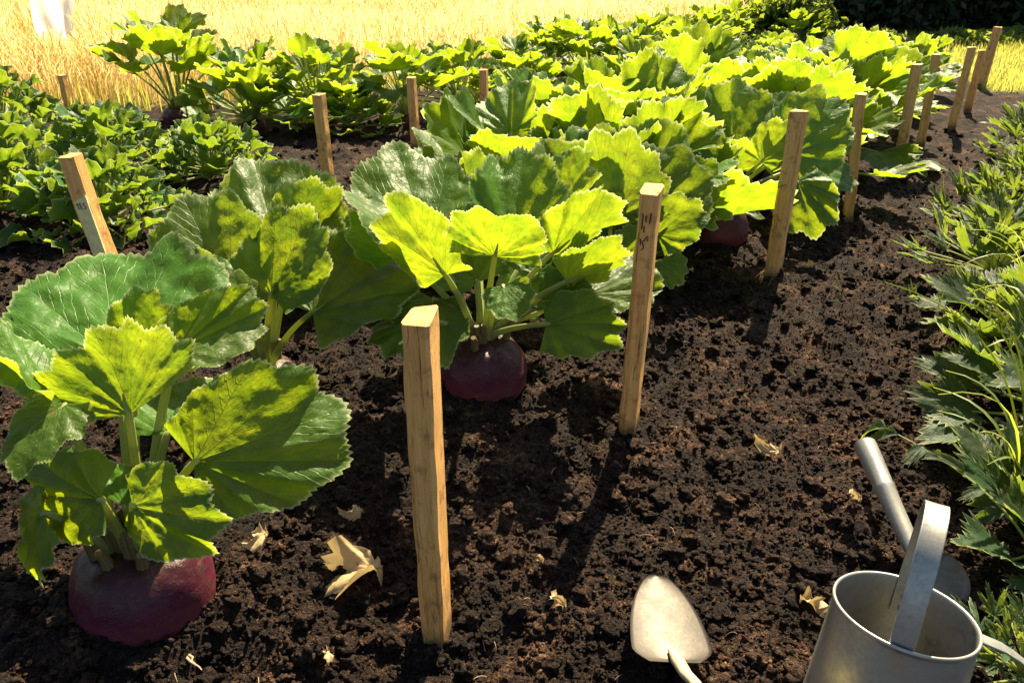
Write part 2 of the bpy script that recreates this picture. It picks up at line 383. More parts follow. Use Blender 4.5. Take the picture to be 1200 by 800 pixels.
def stamps(n, r0, r1, power, ymax, k):
    u = rng.random(n); rr = r0 * (r1 / r0) ** (u ** power)
    yy = AY0 + (ymax - AY0) * rng.random(n) ** 1.25; 
    xx = np.clip(rng.normal(0, 1, n) * 0, 0, 0) + (rng.random(n) * 2 - 1) * (0.35 + 0.78 * yy) + 0.10
    for x, y, r in zip(xx, yy, rr):
        ci = (x - AX0) / AS; cj = (y - AY0) / AS; w = r / AS
        i0 = max(0, int(ci - w)); i1 = min(nax, int(ci + w) + 2); j0 = max(0, int(cj - w)); j1 = min(nay, int(cj + w) + 2)
        if i1 <= i0 + 1 or j1 <= j0 + 1: continue
        gx = (np.arange(i0, i1) - ci) / w; gy = (np.arange(j0, j1) - cj) / w
        th = random.random() * 6.28; ca, sa = math.cos(th), math.sin(th); el = 0.7 + 0.3 * random.random()
        X = gx[None] * ca + gy[:, None] * sa; Y = (-gx[None] * sa + gy[:, None] * ca) / el
        d2 = X * X + Y * Y
        hh = r * k * (np.sqrt(np.clip(1 - d2, 0, 1)) + 0.25 * X * (d2 < 1)) + stamp[j0:j1, i0:i1].mean() * 0.62
        sub = stamp[j0:j1, i0:i1]; np.copyto(sub, np.where((d2 < 1) & (hh > sub), hh, sub))
stamps(4200, 0.020, 0.060, 1.6, 7.0, 0.45)
stamps(20000, 0.009, 0.028, 1.4, 5.5, 0.62)
stamps(70000, 0.0045, 0.012, 1.2, 3.6, 0.80)
def blur(A, k):
    for ax in (0, 1):
        c = np.cumsum(np.pad(A, [(k + 1, k) if q == ax else (0, 0) for q in (0, 1)], mode='edge'), axis=ax, dtype=np.float64)
        n_ = A.shape[ax]; w_ = 2 * k + 1
        A = ((c[w_:w_ + n_] - c[:n_]) if ax == 0 else (c[:, w_:w_ + n_] - c[:, :n_])) / w_
    return A.astype(np.float32)
low = blur(blur(stamp, 4), 4)
stamp = np.where(stamp < low, low + (stamp - low) * 0.35, low + (stamp - low) * 1.30).astype(np.float32)
def stamp_at(x, y):
    fi = (x - AX0) / AS; fj = (y - AY0) / AS
    ok = (fi > 1) & (fi < nax - 2) & (fj > 1) & (fj < nay - 2)
    fi = np.clip(fi, 0, nax - 2); fj = np.clip(fj, 0, nay - 2)
    i = fi.astype(int); j = fj.astype(int); a = fi - i; b = fj - j
    v = (stamp[j, i] * (1 - a) + stamp[j, i + 1] * a) * (1 - b) + (stamp[j + 1, i] * (1 - a) + stamp[j + 1, i + 1] * a) * b
    e = np.clip(np.minimum(np.minimum(x - AX0, AX1 - x), np.minimum(y - AY0, AY1 - y)) / 0.4, 0, 1)
    return np.where(ok, v * e, 0)
def height(x, y):
    x = np.asarray(x, float); y = np.asarray(y, float)
    fld = (y > edge(x)).astype(float); law = lawnmask(x, y)
    rough = (1 - np.maximum(fld, law))
    h = base_h(x, y) * rough + stamp_at(x, y) * 0.85 * rough
    h = h + (fbm(x * 38, y * 38, 3, 21) - 0.44) * 0.016 * rough + (vnoise(x * 130, y * 130, 77) - 0.5) * 0.005 * rough
    h = h + np.clip(y - 20, 0, None) * 0.006 * 0
    return h
def lawnmask(x, y): return ((y > 6.3 - 0.12 * (x - 4)) & (x > 3.75 + 0.22 * (y - 6.3)) & (y <= edge(x))).astype(float)
def H(x, y): return float(height(np.array([x]), np.array([y]))[0])

def axis(a, b, step, lo, hi, g=1.07):
    mid = list(np.arange(a, b, step)); L_ = [a]; s = step
    while L_[-1] > lo: s *= g; L_.append(L_[-1] - s)
    R_ = [mid[-1]]; s = step
    while R_[-1] < hi: s *= g; R_.append(R_[-1] + s)
    return np.array(L_[:0:-1] + mid + R_[1:])
xs = axis(-1.25, 1.75, 0.0042, -70, 70, 1.035)
yl = [0.60]
while yl[-1] < 90: yl.append(yl[-1] + (0.0034 if yl[-1] < 1.3 else min(0.0034 * (yl[-1] / 1.3) ** 1.35, 0.03) if yl[-1] < 9 else 0.03 * 1.08 ** (len(yl) - yl9)));  yl9 = len(yl) if yl[-1] < 9 else yl9
ys_ = np.array(list(axis(-0.001, 0.0, 0.02, -20, 0.0, 1.1)[:0]) + yl)
pre = [0.60]; s = 0.004
while pre[-1] > -20: s *= 1.15; pre.append(pre[-1] - s)
ys_ = np.concatenate([np.array(pre[:0:-1]), ys_])
GX, GY = np.meshgrid(xs, ys_)
GZ = height(GX.ravel(), GY.ravel())
V = np.stack([GX.ravel(), GY.ravel(), GZ], 1)
fieldmask = np.clip((GY.ravel() - edge(GX.ravel())) / 0.25 + 0.5, 0, 1)
ground = mesh_np('ground', V, grid_faces(len(ys_), len(xs)), M['soil'], None, True, None, {'field': fieldmask, 'lawn': lawnmask(GX.ravel(), GY.ravel())})
tag(ground, kind='structure')
print('ground verts', len(V))

# loose clods and crumbs on the bed (nobody could count them)
def ico(sub):
    t = (1 + 5 ** .5) / 2
    V = [(-1, t, 0), (1, t, 0), (-1, -t, 0), (1, -t, 0), (0, -1, t), (0, 1, t), (0, -1, -t), (0, 1, -t), (t, 0, -1), (t, 0, 1), (-t, 0, -1), (-t, 0, 1)]
    F = [(0, 11, 5), (0, 5, 1), (0, 1, 7), (0, 7, 10), (0, 10, 11), (1, 5, 9), (5, 11, 4), (11, 10, 2), (10, 7, 6), (7, 1, 8), (3, 9, 4), (3, 4, 2), (3, 2, 6), (3, 6, 8), (3, 8, 9), (4, 9, 5), (2, 4, 11), (6, 2, 10), (8, 6, 7), (9, 8, 1)]
    V = [Vector(v).normalized() for v in V]
    for _ in range(sub):
        c = {}; G = []
        def mid(a, b):
            k = (min(a, b), max(a, b))
            if k not in c: c[k] = len(V); V.append(((V[a] + V[b]) / 2).normalized())
            return c[k]
        for a, b, d in F:
            x, y, z = mid(a, b), mid(b, d), mid(d, a); G += [(a, x, z), (b, y, x), (d, z, y), (x, y, z)]
        F = G
    return np.array([tuple(v) for v in V]), np.array(F)
def clods():
    protos = []
    for sub, cnt in ((0, 6), (1, 8), (2, 8)):
        V, F = ico(sub)
        for k in range(cnt):
            P = V.copy()
            for i in range(len(P)):
                q = Vector(P[i] * 1.3 + k * 13.7 + sub * 31)
                P[i] *= 0.72 + 0.75 * mnoise.noise(q) + 0.38 * mnoise.noise(q * 3.1) + (0.2 * mnoise.noise(q * 7) if sub > 1 else 0)
            protos.append((sub, P * np.array([1, 0.85, 0.7]), F))
    mb = MB()
    small = [p for p in protos if p[0] == 1]; tiny = [p for p in protos if p[0] == 0]; big = [p for p in protos if p[0] == 2]
    for n, r0, r1, ymax, pr in ((5000, 0.008, 0.026, 4.8, big), (15000, 0.0040, 0.0100, 3.6, small), (52000, 0.0020, 0.0055, 3.2, tiny)):
        y = 0.62 + (ymax - 0.62) * rng.random(n) ** 1.5; x = (rng.random(n) * 2 - 1) * (0.25 + 0.72 * y) + 0.08
        z = height(x, y); r = r0 * (r1 / r0) ** (rng.random(n) ** 1.9)
        for i in range(n):
            _, P, F = pr[i % len(pr)]
            a = random.random() * 6.28; c, s_ = math.cos(a), math.sin(a)
            Q = P * r[i]; Q = np.stack([Q[:, 0] * c - Q[:, 1] * s_ + x[i], Q[:, 0] * s_ + Q[:, 1] * c + y[i], Q[:, 2] + z[i] + r[i] * 0.38], 1)
            mb.add(Q, F)
    o = mb.build('soil_clods', M['clod']); tag(o, 'loose dark crumbs and clods of soil scattered over the beds', 'soil', kind='stuff')
clods()

# ------------------------------------------------------------------ leaves
def leaf_blade(L=0.3, fan=150, cup=0.25, fold=0.1, ruf=0.05, pleat=0.012, tooth=0.03, lobe=0.05, nl=4.0, droop=0.1, side=0.0, twist=0.0, seed=0, nr=22, nt=72, deep=0.0, wide=1.0, off=0.44):
    """a blade with its stalk joint at the origin, tip along +Y, upper face +Z; returns V, F, UV"""
    r_ = np.random.default_rng(seed)
    T = R(fan); th = np.linspace(-T, T, nt); q = np.linspace(0.02, 1, nr) ** 0.9
    a = 1 - off
    Rm = off * np.cos(th) + np.sqrt(np.clip(a * a - (off * np.sin(th)) ** 2, 0.004, 9))
    uu = th / T
    fr = np.abs(uu * nl - np.round(uu * nl)) * 2                              # 0 on a vein, 1 midway
    lb = np.abs(np.cos(uu * nl * math.pi))
    Rm = Rm * (1 + lobe * 0.8 - lobe * 1.9 * fr ** 1.15)                       # pointed lobes
    if deep > 0: Rm = Rm * (1 - deep + deep * lb ** 1.6)
    zig = (np.arange(nt) % 2) * (0.45 + 0.9 * r_.random(nt))                   # saw teeth
    Rm = Rm * (1 - tooth * zig) * (1 + 0.05 * np.sin(uu * 3 + seed * 1.7) + 0.035 * np.sin(uu * 8 + seed))
    QQ, TT = np.meshgrid(q, th, indexing='ij'); RR = QQ * Rm[None, :]
    X = RR * np.sin(TT) * wide; Y = RR * np.cos(TT)
    ed = QQ ** 2.4
    s1, s2, s3 = r_.random(3) * 6.28
    Z = cup * (RR ** 1.7) * (1 - 0.35 * np.cos(TT)) + fold * np.abs(X) * (1 - 0.5 * QQ)
    Z += ruf * ed * (np.sin(TT * 3.1 + s1) * 0.7 + 0.55 * np.sin(TT * 6.3 + s2) + 0.35 * np.sin(TT * 13 + s3))
    FR = np.abs(TT / T * nl - np.round(TT / T * nl)) * 2
    Z += pleat * 2.2 * FR * RR * (0.55 + 0.45 * np.sin(TT * 2.3 + s2))
    Z += pleat * 0.5 * (vnoise(X * 9 + seed * 3.3, Y * 9, seed) - 0.5) * QQ * 2 + pleat * 0.12 * (vnoise(X * 26 + seed, Y * 26, seed + 5) - 0.5) * 2
    Z -= droop * np.clip(Y, 0, None) ** 2 * 1.2
    Z += side * X
    # rim curl
    Z += 0.02 * np.clip(QQ - 0.9, 0, 1) * 10 * np.sin(TT * 9 + s3) * (0.5 + 0.5 * np.sin(TT * 2 + s1))
    if twist:
        c = np.cos(twist * Y); s = np.sin(twist * Y); X, Z = X * c - Z * s, X * s + Z * c
    V = np.stack([X, Y, Z], -1).reshape(-1, 3) * L
    uv = np.stack([(uu[None, :] * 0.5 + 0.5) + 0 * QQ, QQ], -1).reshape(-1, 2)
    return V, grid_faces(nr, nt), uv
def frame(p0, tip, nrm):
    y = (Vector(tip) - Vector(p0)); L = y.length; y.normalize()
    z = Vector(nrm); z = z - y * z.dot(y)
    if z.length < 1e-3: z = Vector((0.3, -1, 0.4)); z = z - y * z.dot(y)
    z.normalize(); x = y.cross(z)
    return np.array([x, y, z]).T, L
def add_leaf(root, crown, p0, tip, nrm, mat='leaf', pr=(0.0085, 0.0055), lift=0.5, stalk=True, pmat='petiole', name='leaf', **kw):
    """all points in root-local space"""
    Rt, L = frame(p0, tip, nrm)
    V, F, uv = leaf_blade(L=L, **kw)
    V = V @ Rt.T + np.array(p0)
    o = mesh_np(name, V, F[:, ::-1] if False else F, M[mat], root, True, uv)
    if stalk:
        crown = Vector(crown); p0v = Vector(p0); d = p0v - crown
        mid = crown + Vector((d.x * (1 - lift) * 0.62, d.y * (1 - lift) * 0.62, d.z * (0.45 + lift * 0.3)))
        pts = bez(crown, mid, p0v, 12)
        ydir = Vector(Rt[:, 1]); ext = [p0v + ydir * (L * s) + Vector(Rt[:, 2]) * (-0.004 + L * 0.02 * s) for s in (0.06, 0.14, 0.24)]
        mb = MB(); rr = list(np.linspace(pr[0], pr[1], 12)) + [pr[1] * 0.75, pr[1] * 0.5, pr[1] * 0.25]
        rr[0] *= 1.5; rr[1] *= 1.2
        tube(mb, [tuple(p) for p in pts] + [tuple(e) for e in ext], rr, 8, flat=0.8)
        mb.build('leaf_stalk', M[pmat], o)
    return o

def make_bulb(root, rx, rz, cz, seed=0, ry=None, strands=0):
    n, m = 44, 72; ry = ry or rx; V = []
    for i in range(n):
        ph = math.pi * i / (n - 1); sr = math.sin(ph) ** 0.85; cz_ = math.cos(ph)
        for j in range(m):
            a = 2 * math.pi * j / m
            k = 1 + 0.07 * mnoise.noise(Vector((math.cos(a) * 1.5 + seed, math.sin(a) * 1.5, cz_ * 1.5))) + 0.016 * math.sin(a * 5 + seed) * (0.4 + max(0, cz_)) + 0.018 * mnoise.noise(Vector((math.cos(a) * 6 + seed, math.sin(a) * 6, cz_ * 6)))
            z = cz_ * rz
            if cz_ > 0.7: z -= (cz_ - 0.7) * rz * 0.35               # slightly dished shoulder
            if cz_ < -0.4: sr2 = sr * (1 + (cz_ + 0.4) * 0.25)
            else: sr2 = sr
            V.append((math.cos(a) * sr2 * rx * k, math.sin(a) * sr2 * ry * k, cz + z * k))
    b = mesh_np('bulb', V, grid_faces(n, m, 0, True), M['bulb'], root)
    mb = MB(); r2 = random.Random(seed)
    for k in range(26):                                                 # cut bases of old stalks round the crown
        a = r2.random() * 6.28; q = rx * (0.12 + 0.38 * r2.random()); x = math.cos(a) * q; y = math.sin(a) * q
        l = 0.02 + 0.035 * r2.random(); z0 = cz + rz * 0.86
        tube(mb, [(x, y, z0 - 0.015), (x * 1.1, y * 1.1, z0 + l * 0.5), (x * 1.25, y * 1.25, z0 + l)], [0.010, 0.008, 0.006], 7)
    mb.build('stalk_base', M['stub'], root)
    for k in range(strands):
        a = -1.35 + 0.5 * r2.random() + k * 0.45 - 0.4
        mb = MB(); x, y = math.cos(a) * rx * 0.9, math.sin(a) * rx * 0.9; p = [(x, y, cz - rz * 0.45)]
        for s in range(7):
            x += math.cos(a) * 0.011 + (r2.random() - .5) * 0.018; y += math.sin(a) * 0.011 + (r2.random() - .5) * 0.012
            p.append((x, y, max(0.012, p[-1][2] - 0.007)))
        tube(mb, p, list(np.linspace(0.0045, 0.0008, len(p))), 6); mb.build('root_strand', M['root'], root)
    return b

def rand_plant(name, seed, nleaf, hmin, hmax, lmin, lmax, mat, bulb=True, brx=0.09, spread=0.28, res=(16, 78), pr=(0.009, 0.0055), **kw):
    rd = random.Random(seed); root = empty(name, (0, 0, 0))
    cz = 0.05
    if bulb: make_bulb(root, brx, brx * 0.88, brx * 0.45, seed); cz = brx * 1.1
    for i in range(nleaf):
        a = i * 2.39996 + rd.uniform(-0.3, 0.3); f = i / max(1, nleaf - 1)          # inner, upright first
        h = hmax + (hmin - hmax) * f + rd.uniform(-0.04, 0.04) * hmax / 0.4
        s = spread * (0.25 + 0.85 * f) * rd.uniform(0.8, 1.2)
        L = rd.uniform(lmin, lmax) * (0.8 + 0.3 * math.sin(f * 2.6))
        d = Vector((math.cos(a), math.sin(a), 0))
        p0 = d * s + Vector((0, 0, max(0.05, h)))
        up = rd.uniform(0.6, 1.5) * (1 - f) + rd.uniform(-0.1, 0.5) * f
        tip = p0 + (d + Vector((rd.uniform(-.3, .3), rd.uniform(-.3, .3), up))).normalized() * L
        if tip.z < 0.03: tip.z = 0.03
        nrm = Vector((0, 0, 1)) - d * (up * 0.9) + Vector((rd.uniform(-.3, .3), rd.uniform(-.3, .3), 0))
        c0 = d * (brx * 0.28 if bulb else 0.015) + Vector((0, 0, cz * 0.9))
        k = dict(fan=rd.uniform(78, 125), off=rd.uniform(0.3, 0.4), cup=rd.uniform(0.15, 0.55), fold=rd.uniform(0.0, 0.3), ruf=rd.uniform(0.08, 0.14), pleat=0.05, tooth=0.06,
                 lobe=rd.uniform(0.06, 0.13), droop=rd.uniform(0.0, 0.35), side=rd.uniform(-.15, .15), twist=rd.uniform(-.5, .5), seed=seed * 100 + i, nr=res[0], nt=res[1])
        k.update(kw)
        add_leaf(root, c0, p0, tip, nrm, mat=mat, pr=pr, lift=rd.uniform(0.35, 0.6), **k)
    return root

# ------------------------------------------------------------------ hero plants (front left, middle, and between)
TOTAL = []
def hero(name, px, py, label, bulb, leaves, crownz, group, res=(34, 130)):
    g = AZ(px, py, 0.0); root = empty(name, (g.x, g.y, H(g.x, g.y) - 0.01))
    tag(root, label, 'turnip plant', group)
    O = Vector(root.location)
    if bulb:
        make_bulb(root, *bulb[:4], ry=bulb[4] if len(bulb) > 4 else None, strands=bulb[5] if len(bulb) > 5 else 0)
    for i, lf in enumerate(leaves):
        ax, ay, aY, tx, ty, tY, nrm, kw = lf
        p0 = AY(ax, ay, aY) - O; tip = AY(tx, ty, tY) - O
        kk = dict(fan=140, cup=0.25, fold=0.05, ruf=0.05, pleat=0.045, tooth=0.032, lobe=0.06, droop=0.15, seed=px + i * 7, nr=res[0], nt=res[1])
        kk.update(kw); kk['ruf'] *= 1.25
        kk['fan'] = 78 + (kk['fan'] - 108) * 0.85; kk['off'] = min(kk.get('off', 0.36), 0.36); kk['nl'] = 4.0; kk['wide'] = kk.get('wide', 1.0) * 0.84; lift = kk.pop('lift', 0.4); pr = kk.pop('pr', (0.0088, 0.0056)); cr = kk.pop('crown', None)
        d = Vector((p0.x, p0.y, 0)); d = d.normalized() if d.length > 1e-4 else Vector((0, 0, 0))
        c0 = d * 0.022 + Vector((0, 0, crownz)) if cr is None else Vector(cr)
        add_leaf(root, c0, p0, tip, nrm, lift=lift, pr=pr, **kk)
    return root
GT = 'purple turnip plants in the wide main bed'
# front left plant:   attach px,py,Y   tip px,py,Y   normal
A = hero('turnip_plant', 184, 736, 'large purple turnip with broad leaves at the bottom left corner, beside the nearest stake', (0.108, 0.100, 0.058, 3, 0.104, 4), [
    (140, 428, 1.06, 118, 292, 1.34, (0.1, -0.45, 1), dict(cup=0.22, fan=150, ruf=0.06, wide=1.1, pleat=0.06)),
    (152, 486, 0.93, 128, 384, 1.00, (0, 1.0, 0.25), dict(cup=-0.15, fan=108, off=0.28, wide=1.85, fold=-0.22, ruf=0.06)),
    (158, 432, 1.02, 186, 338, 1.08, (0.1, -1, .3), dict(cup=0.3, fan=115, fold=0.15, wide=0.8)),
    (206, 412, 1.00, 314, 358, 1.10, (-0.1, -0.9, 0.5), dict(cup=0.2, fan=125, fold=0.2, wide=0.7)),
    (196, 508, 0.95, 250, 440, 1.08, (-0.5, -0.4, 1), dict(cup=0.3, fan=130, fold=0.1)),
    (228, 541, 0.88, 402, 478, 1.00, (-0.35, -1.0, 0.22), dict(cup=0.20, fan=140, fold=0.05, ruf=0.06, wide=0.92)),
    (156, 592, 0.84, 238, 618, 0.79, (0.1, -0.9, 0.3), dict(cup=-0.15, fan=158, fold=-0.1, off=0.34, lift=0.2, wide=1.0)),
    (118, 585, 0.84, 12, 580, 0.88, (0, -0.8, 0.5), dict(cup=-0.1, fan=140, off=0.40, ruf=0.06, wide=0.8)),
    (74, 474, 0.90, 8, 538, 0.80, (-0.1, -0.5, 1), dict(cup=-0.2, fan=150, off=0.38)),
    (66, 470, 0.94, -32, 378, 1.00, (0.2, 0.6, 0.9), dict(cup=0.35, fan=140)),
    (50, 600, 0.84, 2, 668, 0.83, (-0.3, -0.6, 0.8), dict(cup=-0.2, fan=130)),
    (146, 592, 0.87, 158, 548, 0.93, (0.4, -1, 0.4), dict(cup=0.4, fan=120, fold=0.4, pr=(0.006, 0.004))),
], 0.125, GT)
B = hero('turnip_plant', 315, 462, 'wide pale green leaves fanned low between the two front turnips, its turnip hidden behind foliage', (0.085, 0.075, 0.03, 6), [
    (272, 340, 1.55, 215, 236, 1.66, (0.2, -0.95, 0.25), dict(cup=0.2, fan=150, ruf=0.06, wide=1.1)),
    (262, 345, 1.48, 172, 312, 1.50, (0, -0.7, .7), dict(cup=0.1, fan=135, ruf=0.05, wide=0.8)),
    (328, 300, 1.72, 300, 200, 1.98, (0.1, -0.3, 1), dict(cup=0.35, fan=150, ruf=0.08)),
    (318, 345, 1.52, 370, 245, 1.62, (-0.3, -0.9, 0.4), dict(cup=0.35, fan=140, fold=0.15, ruf=0.07)),
    (345, 300, 1.72, 392, 214, 1.86, (-0.2, 0.8, 0.4), dict(cup=0.1, fan=130)),
    (300, 366, 1.46, 250, 330, 1.40, (0, -0.6, 0.8), dict(cup=-0.05, fan=135, wide=1.0)),
    (366, 366, 1.50, 478, 290, 1.66, (-0.2, -0.75, 0.75), dict(cup=0.15, fan=150, ruf=0.05)),
], 0.08, GT)
C = hero('turnip_plant', 567, 484, 'round shiny purple turnip with tall leaf crown standing between the two nearest front stakes', (0.103, 0.098, 0.062, 9, 0.1), [
    (505, 285, 1.60, 465, 190, 1.85, (0.2, -0.5, 1), dict(cup=0.35, fan=150, ruf=0.08)),
    (600, 290, 1.66, 612, 186, 1.84, (0, -0.95, 0.35), dict(cup=0.45, fan=130, ruf=0.07, wide=0.9)),
    (522, 322, 1.50, 462, 232, 1.52, (0.1, 0.8, 0.6), dict(cup=0.1, fan=130, fold=-0.2, ruf=0.07)),
    (580, 300, 1.46, 596, 232, 1.42, (0.1, 0.9, 0.6), dict(cup=-0.1, fan=122, off=0.3, wide=1.25, fold=-0.3, pleat=0.09, ruf=0.09)),
    (648, 296, 1.60, 730, 228, 1.62, (-0.1, 0.7, 0.8), dict(cup=0.15, fan=145, ruf=0.07)),
    (664, 330, 1.50, 742, 292, 1.52, (0, 0.75, 0.6), dict(cup=0.2, fan=130, fold=0.1)),
    (640, 380, 1.45, 734, 376, 1.40, (0, -0.8, 0.6), dict(cup=-0.1, fan=135, fold=-0.15, wide=0.8)),
    (590, 335, 1.48, 604, 372, 1.40, (0, -0.8, 0.5), dict(cup=0.0, fan=140, wide=1.1)),
    (500, 375, 1.50, 432, 395, 1.45, (0, -0.5, 0.9), dict(cup=-0.1, fan=135, fold=-0.1)),
    (508, 350, 1.58, 488, 415, 1.42, (0, -0.8, 0.5), dict(cup=-0.1, fan=145)),
    (655, 350, 1.56, 668, 268, 1.72, (-0.7, -0.4, 0.6), dict(cup=0.4, fan=130, fold=0.4)),
    (690, 345, 1.66, 765, 312, 1.76, (0, -0.4, 1), dict(cup=0.15, fan=140)),
    (555, 300, 1.75, 545, 215, 2.0, (0.1, -0.8, 0.7), dict(cup=0.4, fan=140)),
    (596, 372, 1.62, 612, 322, 1.72, (0.3, -0.8, 0.5), dict(cup=0.5, fan=120, fold=0.3)),
    (560, 330, 1.60, 505, 262, 1.72, (0.2, -0.7, 0.8), dict(cup=0.3, fan=140)),
    (628, 322, 1.62, 662, 258, 1.74, (-0.3, -0.8, 0.4), dict(cup=0.3, fan=135)),
    (470, 300, 1.62, 424, 232, 1.70, (0.3, -0.7, 0.5), dict(cup=0.3, fan=130)),
    (650, 250, 1.85, 690, 178, 1.96, (-0.2, 0.8, 0.4), dict(cup=0.1, fan=125)),
    (560, 262, 1.85, 548, 186, 2.0, (0.1, 0.8, 0.4), dict(cup=0.1, fan=125)),
    (632, 352, 1.55, 690, 340, 1.52, (-0.1, -0.4, 0.9), dict(cup=0.3, fan=125, fold=0.3, ruf=0.10)),
], 0.155, GT)

D = hero('turnip_plant', 838, 292, 'dark purple turnip with arching pale stalks just left of the third front stake', (0.112, 0.095, 0.055, 12), [
    (922, 180, 2.72, 992, 118, 2.86, (0.1, -0.9, 0.4), dict(cup=0.2, fan=145, wide=0.95)),
    (934, 212, 2.60, 958, 276, 2.46, (-0.1, -0.9, 0.4), dict(cup=0.0, fan=150)),
    (892, 190, 2.66, 925, 140, 2.72, (0.1, 0.9, 0.4), dict(cup=0.1, fan=130)),
    (846, 196, 2.70, 800, 158, 2.76, (0.1, -0.8, 0.6), dict(cup=0.2, fan=145)),
    (860, 178, 2.85, 868, 96, 3.00, (0, -0.9, 0.4), dict(cup=0.25, fan=150, wide=1.05)),
    (820, 190, 2.85, 790, 110, 3.0, (0.1, -0.8, 0.5), dict(cup=0.3, fan=145)),
    (822, 215, 2.60, 790, 232, 2.48, (0, -0.8, 0.6), dict(cup=0.1, fan=145)),
    (888, 170, 2.95, 930, 110, 3.1, (-0.2, -0.7, 0.7), dict(cup=0.3, fan=145)),
    (862, 200, 2.72, 872, 160, 2.72, (0.1, 0.9, 0.3), dict(cup=0.0, fan=120, wide=1.3)),
    (940, 195, 2.80, 1012, 208, 2.80, (0, -0.5, 0.9), dict(cup=0.0, fan=140, wide=0.8)),
], 0.16, GT, (24, 90))
C2 = hero('turnip_plant', 700, 372, 'broad glowing leaves rising directly behind the second nearest front stake', None, [
    (690, 262, 2.10, 640, 168, 2.22, (0.1, -0.9, 0.4), dict(cup=0.25, fan=150, wide=1.1)),
    (716, 258, 2.10, 700, 168, 2.22, (0.0, 0.9, 0.35), dict(cup=-0.1, fan=115, off=0.3, wide=1.4)),
    (752, 262, 2.12, 800, 178, 2.25, (-0.2, -0.9, 0.4), dict(cup=0.25, fan=150, wide=1.1)),
    (700, 232, 2.30, 672, 150, 2.45, (0.1, -0.8, 0.6), dict(cup=0.3, fan=150)),
    (752, 225, 2.30, 765, 138, 2.45, (0.0, -0.9, 0.4), dict(cup=0.3, fan=150)),
    (770, 275, 2.05, 822, 232, 2.05, (0, -0.8, 0.5), dict(cup=0.1, fan=140)),
    (775, 305, 2.00, 800, 330, 1.92, (0, -0.8, 0.5), dict(cup=0.0, fan=140)),
    (650, 275, 2.05, 596, 205, 2.12, (0.2, 0.8, 0.5), dict(cup=0.1, fan=135)),
    (728, 300, 2.02, 748, 262, 2.06, (0, 0.8, 0.4), dict(cup=0.1, fan=130)),
    (800, 240, 2.3, 838, 190, 2.35, (-0.2, -0.6, 0.8), dict(cup=0.2, fan=145)),
], 0.05, GT, (24, 90))

# ------------------------------------------------------------------ random plants by prototype
P1 = [rand_plant('turnip_plant', 21, 21, 0.14, 0.46, 0.20, 0.29, 'leaf', True, 0.09, 0.27),
      rand_plant('turnip_plant', 22, 23, 0.12, 0.42, 0.18, 0.28, 'leaf', True, 0.08, 0.30),
      rand_plant('turnip_plant', 23, 20, 0.16, 0.47, 0.20, 0.29, 'leaf', True, 0.10, 0.28),
      rand_plant('turnip_plant', 24, 24, 0.12, 0.44, 0.18, 0.28, 'leaf', True, 0.09, 0.33)]
used = set()
def place(protos, k, x, y, rz, s, label, cat, group, zs=1.0, name=None):
    p = protos[k]
    o = p if (id(protos), k) not in used else copy_tree(p)
    used.add((id(protos), k))
    o.location = (x, y, H(x, y) - 0.015); o.rotation_euler = (0, 0, rz); o.scale = (s, s, s * zs)
    tag(o, label, cat, group); return o
main = [  # x, y, proto, rot, scale, label
 (0.40, 2.62, 0, 0.4, 0.95, 'leafy plant squeezed between the second stake clump and the dark turnip by the third stake'),
 (-0.02, 2.60, 3, 1.2, 0.92, 'bright leaf clump behind the tall middle turnip plant, toward the left side of the bed'),
 (1.22, 3.45, 1, 3.3, 1.0, 'broad green plant behind the fourth stake of the right-hand line'),
 (0.45, 3.15, 0, 4.0, 1.0, 'broad green plant in the heart of the bed, left of the fourth stake'),
 (1.62, 4.05, 3, 5.0, 1.0, 'broad green plant behind the fifth stake of the right-hand line'),
 (0.92, 3.85, 2, 0.7, 1.0, 'bright yellow-green plant in the bed between two shady neighbours, left of the fifth stake'),
 (0.18, 3.55, 1, 2.0, 0.85, 'low plant on the left margin of the main bed beside bare soil'),
 (-0.70, 2.26, 1, 1.0, 0.52, 'small dusky turnip half hidden behind the wide front left leaves'),
]
for x, y, k, rz, s, lb in main: place(P1, k, x, y, rz, s, lb, 'turnip plant', GT)
GF = 'turnip plants packed in the far end of the main bed'
for i, (x, y) in enumerate([(2.0, 4.65), (2.42, 5.25), (2.85, 5.9), (3.3, 6.6), (1.35, 4.55), (1.78, 5.2), (2.2, 5.9), (2.65, 6.6), (3.05, 7.3), (0.72, 4.5), (1.15, 5.2), (1.55, 5.9), (2.0, 6.6), (2.4, 7.3)]):
    place(P1, (i * 3 + 1) % 4, x + random.uniform(-.05, .05), y, i * 1.7, (0.86 if y < 4.9 else 0.72 if y < 6.2 else 0.58), 'broad-leaved plant in the dense far part of the main bed, past the fifth stake', 'turnip plant', GF)

